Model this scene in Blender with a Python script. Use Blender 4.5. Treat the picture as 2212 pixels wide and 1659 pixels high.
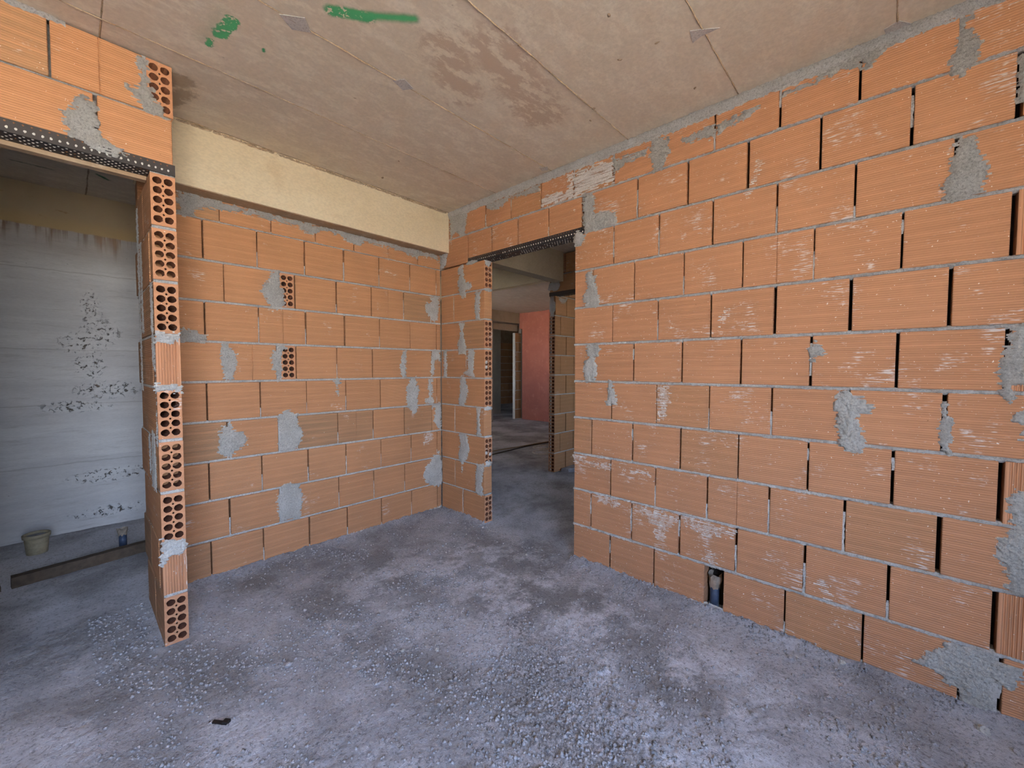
import bpy, math, random
import numpy as np
from mathutils import Vector, Matrix
random.seed(7)
PI = math.pi
for o in list(bpy.data.objects): bpy.data.objects.remove(o)
scn = bpy.context.scene
COL = scn.collection

# ------------------------------------------------------------------ camera
YAW, PITCH, ROLL, FPX = 0.823031520, -0.0401494408, 0.00153531141, 881.830531
CAM = Vector((-2.32258893, -3.04486647, 1.31574270))
cd = bpy.data.cameras.new('camera'); cam = bpy.data.objects.new('camera', cd); COL.objects.link(cam)
F = Vector((math.sin(YAW)*math.cos(PITCH), math.cos(YAW)*math.cos(PITCH), math.sin(PITCH)))
R0 = Vector((math.cos(YAW), -math.sin(YAW), 0)); U0 = R0.cross(F)
Rr = R0*math.cos(ROLL)+U0*math.sin(ROLL); Ur = U0*math.cos(ROLL)-R0*math.sin(ROLL)
cam.matrix_world = Matrix(((Rr.x, Ur.x, -F.x, CAM.x), (Rr.y, Ur.y, -F.y, CAM.y), (Rr.z, Ur.z, -F.z, CAM.z), (0, 0, 0, 1)))
cd.sensor_width = 36; cd.lens = FPX/2212*36; cd.clip_start = 0.05; cd.clip_end = 300
scn.camera = cam

# ------------------------------------------------------------------ sky, sun, openings, exposure
w = bpy.data.worlds.new('sky'); scn.world = w; w.use_nodes = True
nt = w.node_tree; nt.nodes.clear()
bg = nt.nodes.new('ShaderNodeBackground'); wo = nt.nodes.new('ShaderNodeOutputWorld')
tc = nt.nodes.new('ShaderNodeTexCoord'); sx = nt.nodes.new('ShaderNodeSeparateXYZ'); rp = nt.nodes.new('ShaderNodeValToRGB')
nt.links.new(tc.outputs['Generated'], sx.inputs[0]); nt.links.new(sx.outputs['Z'], rp.inputs[0])
rp.color_ramp.elements[0].position = 0.0; rp.color_ramp.elements[0].color = (0.78, 0.84, 0.92, 1)
rp.color_ramp.elements[1].position = 0.9; rp.color_ramp.elements[1].color = (0.36, 0.52, 0.86, 1)
e = rp.color_ramp.elements.new(0.35); e.color = (0.44, 0.60, 0.95, 1)
nt.links.new(rp.outputs[0], bg.inputs[0]); bg.inputs[1].default_value = SKY = 26.0
nt.links.new(bg.outputs[0], wo.inputs[0])
sd = bpy.data.lights.new('sun', 'SUN'); so = bpy.data.objects.new('sun', sd); COL.objects.link(so)
sd.energy = 320; sd.angle = 0.009; sd.color = (1.0, 0.93, 0.82)
so.rotation_euler = Vector((0.64, -0.22, -0.78)).to_track_quat('-Z', 'Y').to_euler()   # high sun from the left, never reaches into the rooms
# unseen openings of the outer walls, all but the first added to light back rooms: (axis, fixed coordinate, u0, u1, z0, z1, into-room direction)
OPEN = [('y', -4.42, -3.60, -1.95, 0.72, 2.42, (0, 1, 0)),
        ('y', -4.42, 0.45, 0.70, 1.0, 2.0, (0, 1, 0)),
        ('y', -4.42, 2.7, 3.3, 0.9, 2.0, (0, 1, 0)),
        ('x', 0.80, 2.6, 4.6, 0.8, 2.2, (1, 0, 0)),
        ('x', 9.92, 5.4, 6.3, 0.9, 1.9, (-1, 0, 0))]
for ax, c, u0, u1, z0, z1, dr in OPEN:
    ld = bpy.data.lights.new('daylight_portal', 'AREA'); lo = bpy.data.objects.new('daylight_portal', ld); COL.objects.link(lo)
    ld.shape = 'RECTANGLE'; ld.size = u1-u0; ld.size_y = z1-z0; ld.cycles.is_portal = True
    lo.location = ((u0+u1)/2, c, (z0+z1)/2) if ax == 'y' else (c, (u0+u1)/2, (z0+z1)/2)
    lo.rotation_euler = Vector(dr).to_track_quat('-Z', 'Z').to_euler()
vs = scn.view_settings
vs.view_transform = 'Standard'; vs.look = 'None'; vs.gamma = 1; vs.use_curve_mapping = False
vs.exposure = 0.27
scn.cycles.max_bounces = 10; scn.cycles.diffuse_bounces = 6; scn.cycles.glossy_bounces = 2
scn.cycles.sample_clamp_indirect = 6.0; scn.cycles.caustics_reflective = False; scn.cycles.caustics_refractive = False
scn.cycles.use_denoising = True

# ------------------------------------------------------------------ noise
def _h(ix, iy, s):
    n = (ix*374761393 + iy*668265263 + s*2147483647) & 0xffffffff
    n = ((n ^ (n >> 13))*1274126177) & 0xffffffff
    return ((n ^ (n >> 16)) & 0xffff)/65535.0
def vn(x, y, s=0):
    x = np.asarray(x, float); y = np.asarray(y, float)
    ix = np.floor(x).astype(np.int64); iy = np.floor(y).astype(np.int64); fx = x-ix; fy = y-iy
    fx = fx*fx*(3-2*fx); fy = fy*fy*(3-2*fy)
    a = _h(ix, iy, s); b = _h(ix+1, iy, s); c = _h(ix, iy+1, s); d = _h(ix+1, iy+1, s)
    return (a*(1-fx)+b*fx)*(1-fy)+(c*(1-fx)+d*fx)*fy
def fbm(x, y, s=0, o=4, g=.5):
    t = 0; a = 1.; n = 0
    for i in range(o):
        t = t+a*vn(x, y, s+i*17); n += a; a *= g; x = x*2.03+5.1; y = y*2.03+1.7
    return t/n

# ------------------------------------------------------------------ materials
def mat(name, rough=.9):
    m = bpy.data.materials.new(name); m.use_nodes = True; t = m.node_tree; t.nodes.clear()
    b = t.nodes.new('ShaderNodeBsdfPrincipled'); o = t.nodes.new('ShaderNodeOutputMaterial')
    t.links.new(b.outputs[0], o.inputs[0]); b.inputs['Roughness'].default_value = rough
    b.inputs['Specular IOR Level'].default_value = .25
    return m, t, b
class N:
    def __init__(s, t): s.t = t
    def n(s, k, **kw):
        x = s.t.nodes.new(k)
        for a, v in kw.items(): setattr(x, a, v)
        return x
    def l(s, a, b): s.t.links.new(a, b)
    def pos(s): return s.n('ShaderNodeNewGeometry').outputs['Position']
    def obj(s): return s.n('ShaderNodeTexCoord').outputs['Object']
    def mapv(s, v, sc=(1, 1, 1), loc=(0, 0, 0), rot=(0, 0, 0)):
        m = s.n('ShaderNodeMapping'); s.l(v, m.inputs[0]); m.inputs['Scale'].default_value = sc
        m.inputs['Location'].default_value = loc; m.inputs['Rotation'].default_value = rot; return m.outputs[0]
    def noise(s, v, scale, detail=4, rough=.55, dist=0.):
        x = s.n('ShaderNodeTexNoise'); s.l(v, x.inputs['Vector']); x.inputs['Scale'].default_value = scale
        x.inputs['Detail'].default_value = detail; x.inputs['Roughness'].default_value = rough
        x.inputs['Distortion'].default_value = dist; return x.outputs[0]
    def math(s, op, a, b=0., c=None, clamp=False):
        x = s.n('ShaderNodeMath', operation=op, use_clamp=clamp)
        for i, v in enumerate((a, b, c)):
            if v is None: continue
            if isinstance(v, (int, float)): x.inputs[i].default_value = v
            else: s.l(v, x.inputs[i])
        return x.outputs[0]
    def sm(s, v, a, b, o0=0., o1=1.):
        x = s.n('ShaderNodeMapRange', interpolation_type='SMOOTHSTEP', clamp=True); s.l(v, x.inputs[0])
        for i, q in enumerate((a, b, o0, o1)): x.inputs[1+i].default_value = q
        return x.outputs[0]
    def mix(s, f, a, b, mode='MIX'):
        x = s.n('ShaderNodeMix', data_type='RGBA', blend_type=mode)
        for i, v in ((0, f), (6, a), (7, b)):
            if isinstance(v, (int, float)): x.inputs[i].default_value = v
            elif isinstance(v, tuple): x.inputs[i].default_value = (*v, 1)
            else: s.l(v, x.inputs[i])
        return x.outputs[2]
    def bump(s, h, st, d, b, prev=None):
        x = s.n('ShaderNodeBump'); x.inputs['Strength'].default_value = st; x.inputs['Distance'].default_value = d
        s.l(h, x.inputs['Height'])
        if prev: s.l(prev, x.inputs['Normal'])
        s.l(x.outputs[0], b.inputs['Normal']); return x.outputs[0]

def brick_mat(name, base, alt, brown, scuff, vertical=False, seed=0., ribs=True):
    m, t, b = mat(name, .85); g = N(t)
    ob = g.obj(); ps = g.pos()
    rnd = g.n('ShaderNodeObjectInfo').outputs['Random']
    sep = g.n('ShaderNodeSeparateXYZ'); g.l(ob, sep.inputs[0]); z = sep.outputs['X' if vertical else 'Z']
    c = g.mix(rnd, base, alt)
    c = g.mix(g.sm(rnd, .90, .97), c, brown)
    big = g.noise(ps, 2.3+seed, 3)
    c = g.mix(g.sm(big, .35, .7, 0, .35), c, tuple(v*.78 for v in base))
    # long soft streaks along the extrusion, and five lighter bands
    st = g.noise(g.mapv(ps, (3, 3, 95) if not vertical else (95, 95, 3)), 1.0, 3)
    c = g.mix(g.sm(st, .35, .7, 0, .35), c, tuple(min(1, v*1.22) for v in base))
    band = g.math('SINE', g.math('MULTIPLY', z, 2*PI/.047))
    c = g.mix(g.sm(band, .3, 1., 0, .22), c, tuple(min(1, v*1.3+.02) for v in base))
    rib = g.math('SINE', g.math('MULTIPLY', z, 2*PI/(.0092 if not vertical else .011)))
    if ribs:
        dk = g.sm(rib, -.55, -1., 0, 1); w2 = g.noise(ps, 5, 3)
        c = g.mix(g.math('MULTIPLY', dk, g.sm(w2, .3, .65, .28, .8)), c, tuple(v*.52 for v in base))
    # dust, specks and scratchy white scuffs
    sc = g.noise(ps, 4.6+seed, 5, .7); st2 = g.noise(g.mapv(ps, (14, 14, 150) if not vertical else (120, 120, 9)), 1., 3, .6)
    msk = g.math('MULTIPLY', g.sm(sc, .60-scuff*.06, .70-scuff*.06), g.sm(st2, .53, .58))
    c = g.mix(g.math('MULTIPLY', msk, .75), c, (.62, .60, .57))
    sp = g.noise(ps, 95, 2, .6)
    c = g.mix(g.sm(sp, .735-scuff*.045, .77-scuff*.03, 0, .85), c, (.78, .74, .68))
    pit = g.noise(g.mapv(ps, (1, 1, 1), (3, 7, 1)), 60, 2)
    c = g.mix(g.sm(pit, .75, .80, 0, .7), c, (.16, .07, .03))
    t.links.new(c, b.inputs['Base Color'])
    h = g.math('ADD', g.math('MULTIPLY', rib, .5 if ribs else 0.), g.math('MULTIPLY', g.noise(ps, 160, 3), .7))
    g.bump(h, .75, .0018, b)
    return m
BR_A = brick_mat('clay_back', (.445, .232, .118), (.405, .208, .105), (.28, .175, .10), .15)
BR_B = brick_mat('clay_right', (.43, .222, .120), (.385, .196, .105), (.36, .195, .10), 1.0, seed=.4)
BR_V = brick_mat('clay_upright', (.46, .235, .13), (.43, .22, .12), (.41, .21, .12), .5, vertical=True)
BR_E = brick_mat('clay_cut_end', (.42, .212, .115), (.39, .195, .105), (.35, .18, .10), .6, ribs=False)
BR_I = brick_mat('clay_hole_shade', (.16, .065, .038), (.14, .055, .03), (.13, .05, .03), 0., ribs=False)  # hole lining darkened: the shade inside the holes is painted in
BR_H = brick_mat('clay_hall', (.44, .25, .125), (.40, .22, .11), (.36, .20, .10), .4, seed=.8)

def mortar_mat(name, c0, c1, sc=1.):
    m, t, b = mat(name, .95); g = N(t); ps = g.pos()
    n1 = g.noise(ps, 9, 5, .6); n2 = g.noise(ps, 140, 4, .7)
    c = g.mix(g.sm(n1, .3, .7), c0, c1)
    c = g.mix(g.sm(n2, .34, .50, .6, 0.), c, tuple(v*.42 for v in c0)); c = g.mix(g.sm(n2, .56, .68, 0., .6), c, tuple(min(.85, v*1.35) for v in c1))
    t.links.new(c, b.inputs['Base Color'])
    nn = g.bump(g.noise(ps, 75, 5, .8), .9, .010*sc, b); g.bump(g.noise(ps, 230, 4, .75), .9, .005*sc, b, nn); return m
MO = mortar_mat('mortar', (.58, .565, .53), (.72, .705, .67))
MO_P = mortar_mat('mortar_smear', (.50, .49, .45), (.64, .63, .59))
MO_L = mortar_mat('mortar_light', (.56, .56, .53), (.72, .71, .67))
LIME = mortar_mat('lime_smear', (.62, .59, .54), (.74, .71, .66), .3)
def streaky(m):
    t = m.node_tree; g = N(t); ps = g.pos(); b = [n for n in t.nodes if n.type == 'BSDF_PRINCIPLED'][0]
    st = g.noise(g.mapv(ps, (7, 7, 150)), 1., 3, .65); bl = g.noise(ps, 30, 4, .7)
    zz = g.n('ShaderNodeSeparateXYZ'); g.l(ps, zz.inputs[0]); rb = g.math('SINE', g.math('MULTIPLY', zz.outputs['Z'], 2*PI/.0092))
    k = g.math('ADD', g.math('ADD', g.math('MULTIPLY', st, .45), g.math('MULTIPLY', bl, .55)), g.math('MULTIPLY', rb, .07))
    g.l(g.sm(k, .47, .55, .0, .9), b.inputs['Alpha'])
streaky(LIME)
WASH = mortar_mat('white_wash', (.66, .63, .58), (.78, .75, .70), .3)
def washy(m):
    t = m.node_tree; g = N(t); ps = g.pos(); b = [n for n in t.nodes if n.type == 'BSDF_PRINCIPLED'][0]
    st = g.noise(g.mapv(ps, (7, 7, 150)), 1., 3, .65); g.l(g.sm(st, .36, .48, .0, .95), b.inputs['Alpha'])
washy(WASH)
RECESS_SHADE = mortar_mat('recess_shade', (.02, .015, .012), (.03, .022, .018))  # near-black colour painting the shade deep in joints, holes and gaps

def concrete(name, c0, c1, c2, gloss=.9, sc=1., stretch=(1, 1, 1), bump=.0015):
    m, t, b = mat(name, gloss); g = N(t); ps = g.pos(); pv = g.mapv(ps, stretch)
    a = g.noise(pv, 1.3*sc, 5, .6, .4); d = g.noise(pv, 5*sc, 5, .65); f = g.noise(pv, 60, 3)
    c = g.mix(g.sm(a, .35, .68), c0, c1); c = g.mix(g.sm(d, .52, .75, 0, .75), c, c2)
    c = g.mix(g.sm(f, .3, .7, .12, 0.), c, (.05, .04, .03))
    sp = g.noise(ps, 26, 3, .6); c = g.mix(g.sm(sp, .72, .78, 0, .6), c, tuple(v*.4 for v in c0))
    t.links.new(c, b.inputs['Base Color'])
    g.bump(g.noise(pv, 90, 4, .6), .6, bump, b); return m, t, b, c

# ceiling: shuttered concrete with pinkish worn areas and green spray paint
CE, t, b, c = concrete('ceiling_concrete', (.76, .68, .545), (.71, .625, .49), (.78, .71, .585), sc=1.)
g = N(t); ps = g.pos(); sp = g.n('ShaderNodeSeparateXYZ'); g.l(ps, sp.inputs[0])
def cap(x0, y0, x1, y1, r, wob=.02, soft=.02, th=.0):
    """soft capsule mask around a segment in plan"""
    dx, dy = x1-x0, y1-y0; L2 = dx*dx+dy*dy
    px = g.math('SUBTRACT', sp.outputs['X'], x0); py = g.math('SUBTRACT', sp.outputs['Y'], y0)
    tt = g.math('DIVIDE', g.math('ADD', g.math('MULTIPLY', px, dx), g.math('MULTIPLY', py, dy)), L2, clamp=True)
    ex = g.math('SUBTRACT', px, g.math('MULTIPLY', tt, dx)); ey = g.math('SUBTRACT', py, g.math('MULTIPLY', tt, dy))
    d = g.math('SQRT', g.math('ADD', g.math('MULTIPLY', ex, ex), g.math('MULTIPLY', ey, ey)))
    nz = g.noise(ps, 38, 5, .7); d = g.math('ADD', d, g.math('MULTIPLY', g.math('SUBTRACT', nz, .5), wob))
    return g.sm(d, r+soft/2, r-soft/2)
worn = g.noise(g.mapv(ps, (2.2, 5.0, 1), (0, 0, 0), (0, 0, .5)), 2.6, 6, .7)
area = g.math('MAXIMUM', g.math('MAXIMUM', cap(-1.05, -1.75, -.55, -1.62, .13, .25, .12), cap(-1.2, -1.62, -.95, -1.42, .1, .25, .1)),
              g.math('MULTIPLY', g.noise(ps, .9, 2), .55))
c = g.mix(g.math('MULTIPLY', g.math('MULTIPLY', g.sm(worn, .42, .52), area), .8), c, (.45, .34, .26))
grey = g.noise(g.mapv(ps, (3, 8, 1)), 1.5, 5, .65)
c = g.mix(g.sm(grey, .62, .72, 0, .3), c, (.40, .35, .29))
damp = g.math('MAXIMUM', cap(-2.02, -.45, -1.93, -.5, .06, .12, .04), cap(-1.95, -.25, -1.9, -.4, .045, .15, .04))
c = g.mix(g.math('MULTIPLY', damp, .7), c, (.22, .165, .11))
GREEN = (.03, .20, .095)
chip = g.sm(g.noise(g.mapv(ps, (1, 1, 1), (4, 2, 0)), 42, 4, .6), .60, .56)
c = g.mix(g.math('MULTIPLY', cap(-1.60, -1.425, -1.49, -1.50, .028, .02, .02), chip), c, GREEN)
c = g.mix(cap(-1.50, -1.50, -1.365, -1.625, .020, .015, .03), c, GREEN)
c = g.mix(g.math('MULTIPLY', cap(-1.85, -1.09, -1.868, -.97, .026, .035, .008), chip), c, GREEN)
c = g.mix(g.math('MULTIPLY', cap(-1.885, -.91, -1.885, -.87, .012, .035, .008), chip), c, GREEN)
c = g.mix(g.math('MULTIPLY', cap(-1.89, -1.12, -1.91, -.9, .01, .06, .09), .35), c, (.12, .24, .17))
c = g.mix(cap(-1.72, -1.02, -1.715, -1.005, .006, .02, .008), c, GREEN)
c = g.mix(cap(-2.16, 1.15, -2.10, 1.22, .012, .04, .02), c, (.06, .16, .08))
c = g.mix(g.math('MULTIPLY', cap(-2.55, 1.28, -2.38, 1.28, .006, .05, .03), .8), c, (.07, .13, .06))
g.l(c, b.inputs['Base Color'])

BEAM, t, b, c = concrete('beam_concrete', (.82, .71, .49), (.78, .66, .44), (.70, .57, .37), sc=1.2, stretch=(1, 1, 2))
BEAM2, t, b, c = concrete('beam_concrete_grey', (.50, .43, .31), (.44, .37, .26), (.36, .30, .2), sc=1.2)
g = N(t)
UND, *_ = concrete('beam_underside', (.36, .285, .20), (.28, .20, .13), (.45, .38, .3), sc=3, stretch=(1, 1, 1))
# big concrete wall: board-marked, grey, honeycombed, rusty drips under the beam line
CW, t, b, c = concrete('wall_concrete', (.52, .51, .50), (.62, .61, .59), (.42, .40, .38), sc=1., stretch=(.9, 1, 7), bump=.002)
g = N(t); ps = g.pos(); sp = g.n('ShaderNodeSeparateXYZ'); g.l(ps, sp.inputs[0]); X, Z = sp.outputs['X'], sp.outputs['Z']
top = g.sm(g.math('ADD', Z, g.math('MULTIPLY', g.noise(ps, 9, 4), .03)), 2.385, 2.40)
dr = g.noise(g.mapv(ps, (26, 1, 1.5)), 1, 3, .6); dz = g.sm(g.math('ADD', Z, g.math('MULTIPLY', g.math('SUBTRACT', g.noise(g.mapv(ps, (20, 1, .3)), 1, 3), .5), .45)), 2.25, 2.42)
c = g.mix(g.math('MULTIPLY', g.sm(dr, .48, .60), g.math('MULTIPLY', dz, .85)), c, (.20, .13, .08))
def line(z0, wd, k=.6):
    d = g.math('ABSOLUTE', g.math('SUBTRACT', g.math('ADD', Z, g.math('MULTIPLY', g.noise(ps, 6, 4), .03)), z0+.015))
    return g.math('MULTIPLY', g.sm(d, wd, wd*.3), k*.5)
for z0 in (2.06, 1.45, 1.02, .55): c = g.mix(line(z0, .007), c, (.20, .17, .14))
hc = g.noise(ps, 34, 4, .75, .3)
def blobm(x0, z0, rx, rz):
    ex = g.math('DIVIDE', g.math('SUBTRACT', X, x0), rx); ez = g.math('DIVIDE', g.math('SUBTRACT', Z, z0), rz)
    return g.sm(g.math('ADD', g.math('MULTIPLY', ex, ex), g.math('MULTIPLY', ez, ez)), 1.2, .2)
ar = None
for q in ((-2.20, 1.78, .07, .17), (-2.15, 1.60, .13, .12), (-2.25, 1.50, .16, .10), (-2.22, 1.33, .1, .12), (-2.12, 1.13, .22, .08), (-2.3, 1.0, .22, .05), (-2.1, .42, .3, .06), (-2.1, .12, .3, .05)):
    k = blobm(*q); ar = k if ar is None else g.math('MAXIMUM', ar, k)
hm = g.math('MULTIPLY', g.sm(hc, .56, .62), ar)
c = g.mix(hm, c, (.10, .085, .07))
c = g.mix(g.math('MULTIPLY', g.sm(hc, .50, .44), g.math('MULTIPLY', ar, .5)), c, (.62, .61, .58))
yel = g.noise(ps, 2, 4); yc = g.mix(g.sm(yel, .3, .7), (.46, .38, .25), (.40, .33, .22))
yc = g.mix(g.sm(g.noise(g.mapv(ps, (2, 2, 6)), 5, 3), .66, .74, 0, .6), yc, (.26, .18, .08))
yc = g.mix(g.sm(Z, 2.52, 2.40, 0., .55), yc, (.55, .42, .20))
c = g.mix(top, c, yc)
g.l(c, b.inputs['Base Color'])
bm = b.inputs['Normal'].links[0].from_node.outputs[0]
g.bump(g.math('SUBTRACT', 1., hm), .9, .008, b, bm)

PL, *_ = concrete('red_plaster', (.25, .085, .068), (.29, .105, .08), (.36, .15, .11), sc=2.2)
PLW, *_ = concrete('grey_render', (.42, .38, .32), (.36, .33, .28), (.5, .46, .4), sc=2)

# floor: dusty screed, pale dust with the lit area painted in and darker gravelly areas
FL, t, b = mat('floor_screed', .95); g = N(t); ps = g.pos()
a = g.noise(ps, 1.25, 5, .62, .3); d = g.noise(ps, 3.4, 7, .72); f = g.noise(ps, 70, 4, .75); f2 = g.noise(ps, 240, 3, .7)
c = g.mix(g.sm(a, .38, .62), (.27, .268, .285), (.54, .54, .585))
sp = g.n('ShaderNodeSeparateXYZ'); g.l(ps, sp.inputs[0])
dusty = g.math('MAXIMUM', cap(-.55, -1.0, -.65, -2.5, .38, .5, .6), cap(-1.3, -1.2, -1.0, -.8, .2, .5, .5))  # pale dust zone that also paints window light onto the floor
grit = g.math('MAXIMUM', cap(-1.15, -2.3, -1.0, -1.95, .17, .5, .3), cap(-.85, -1.75, -.8, -1.65, .05, .4, .25))
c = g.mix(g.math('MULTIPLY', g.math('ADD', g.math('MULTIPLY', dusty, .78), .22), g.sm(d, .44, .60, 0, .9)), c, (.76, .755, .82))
c = g.mix(g.math('MULTIPLY', grit, g.sm(f, .62, .45, .1, .75)), c, (.16, .155, .16))
c = g.mix(g.sm(g.noise(g.mapv(ps, (1, 1, 1), (9, 4, 2)), 2.2, 7, .75), .52, .68, 0, .5), c, (.19, .175, .165))
c = g.mix(g.sm(f, .34, .50, .55, 0.), c, (.09, .085, .085))
c = g.mix(g.sm(f2, .62, .75, 0., .5), c, (.60, .57, .56))
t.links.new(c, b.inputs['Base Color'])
n0 = g.bump(g.noise(ps, 24, 5, .7), 1., .030, b); n1 = g.bump(f, 1., .014, b, n0); n2 = g.bump(f2, .9, .005, b, n1)
ST = mortar_mat('stone_grey', (.27, .265, .275), (.46, .455, .475), .5)

def plain(name, col, rough=.7, metal=0., var=.3, ns=30):
    m, t, b = mat(name, rough); g = N(t); ps = g.pos()
    c = g.mix(g.sm(g.noise(ps, ns, 4, .6), .35, .7), col, tuple(v*(1-var) for v in col))
    g.l(c, b.inputs['Base Color']); b.inputs['Metallic'].default_value = metal
    g.bump(g.noise(ps, 120, 3), .4, .001, b); return m
STEEL = plain('black_painted_steel', (.012, .012, .016), .55)
DOT = plain('mortar_in_holes', (.74, .73, .66), .9, var=.15)
DOTR = plain('rusty_hole', (.16, .08, .04), .9)
WOOD = plain('old_timber', (.09, .065, .045), .9)
PVC = plain('blue_grey_pipe', (.045, .065, .11), .5)
RAG = plain('torn_wrapping', (.28, .23, .18), .95)
PAIL = plain('dusty_cream_plastic', (.34, .29, .19), .7)
BLACK = plain('black_plastic', (.015, .014, .014), .5)
CABLE = plain('dark_cable', (.05, .035, .022), .6)
CABLET = plain('tan_cable', (.25, .17, .09), .6)
CABLEW = plain('white_cable', (.62, .60, .57), .6)
GROUND, t, b, c = concrete('dry_earth', (.58, .48, .35), (.53, .43, .31), (.48, .38, .27), sc=.3)

# ------------------------------------------------------------------ helpers
def mesh(name, V, Fc, mats, smooth=False, mi=None):
    me = bpy.data.meshes.new(name); me.from_pydata([tuple(v) for v in V], [], [tuple(f) for f in Fc])
    for m in (mats if isinstance(mats, (list, tuple)) else [mats]): me.materials.append(m)
    if mi is not None: me.polygons.foreach_set('material_index', mi)
    if smooth: me.polygons.foreach_set('use_smooth', [True]*len(me.polygons))
    me.update(); return me
def link(name, me, parent=None, loc=(0, 0, 0), rot=(0, 0, 0), **kw):
    o = bpy.data.objects.new(name, me); COL.objects.link(o); loc = Vector(loc)
    if parent is not None:
        o.parent = parent
        q = parent
        while q is not None: loc = loc-q.location; q = q.parent
    o.location = loc; o.rotation_euler = rot
    for k, v in kw.items(): o[k] = v
    return o
def empty(name, loc=(0, 0, 0), **kw):
    o = bpy.data.objects.new(name, None); COL.objects.link(o); o.location = loc; o.empty_display_size = .1
    for k, v in kw.items(): o[k] = v
    return o
def box_vf(x0, x1, y0, y1, z0, z1, V=None, Fc=None):
    V = [] if V is None else V; Fc = [] if Fc is None else Fc; n = len(V)
    V += [(x0, y0, z0), (x1, y0, z0), (x1, y1, z0), (x0, y1, z0), (x0, y0, z1), (x1, y0, z1), (x1, y1, z1), (x0, y1, z1)]
    Fc += [tuple(n+i for i in f) for f in ((0, 3, 2, 1), (4, 5, 6, 7), (0, 1, 5, 4), (1, 2, 6, 5), (2, 3, 7, 6), (3, 0, 4, 7))]
    return V, Fc
def boxes(name, L, m, parent=None, **kw):
    V, Fc = [], []
    for q in L: box_vf(*q, V, Fc)
    return link(name, mesh(name, V, Fc, m), parent, **kw)
def tube(name, pts, r, m, parent=None, n=8, **kw):
    V, Fc = [], []; P = [Vector(p) for p in pts]
    for i, p in enumerate(P):
        d = (P[min(i+1, len(P)-1)]-P[max(i-1, 0)]).normalized()
        a = d.cross(Vector((0, 0, 1))); a = a.normalized() if a.length > .01 else Vector((1, 0, 0)); b_ = d.cross(a)
        for k in range(n):
            th = 2*PI*k/n; V.append(p+(a*math.cos(th)+b_*math.sin(th))*r)
    for i in range(len(P)-1):
        for k in range(n): Fc.append((i*n+k, i*n+(k+1) % n, (i+1)*n+(k+1) % n, (i+1)*n+k))
    Fc.append(tuple(range(n))[::-1]); Fc.append(tuple(range((len(P)-1)*n, len(P)*n)))
    return link(name, mesh(name, V, Fc, m, True), parent, **kw)

# brick meshes, shared between alike bricks: length along X, face towards -Y
TH = .088; BH = .2305
_cache = {}
def brick_mesh(L, H=BH, m=None, groove=False):
    L = round(L, 2) if abs(L-.286) > .006 else .286; H = round(H, 3)
    key = (L, H, m.name, groove)
    if key in _cache: return _cache[key]
    c = .0022; hl = L/2; V, Fc = [], []
    st = [(-hl, c), (-hl+c, 0)]
    if groove: st += [(-.003, 0), (0, .0035), (.003, 0)]
    st += [(hl-c, 0), (hl, c)]
    hy, hz = TH/2, H/2
    for i, (x, s) in enumerate(st):
        end = i in (0, len(st)-1); e = c if end else 0
        V += [(x, -hy+s, -hz+c+e), (x, -hy+s, hz-c-e), (x, -hy+c+e, hz-e), (x, hy-e, hz-e), (x, hy-e, -hz+e), (x, -hy+c+e, -hz+e)]
    for i in range(len(st)-1):
        for k in range(6): a = i*6+k; b_ = i*6+(k+1) % 6; Fc.append((a, a+6, b_+6, b_))
    n = len(st)-1
    Fc.append(tuple(range(6))); Fc.append(tuple(range(n*6, n*6+6))[::-1])
    me = mesh('brick', V, Fc, m); _cache[key] = me; return me
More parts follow.
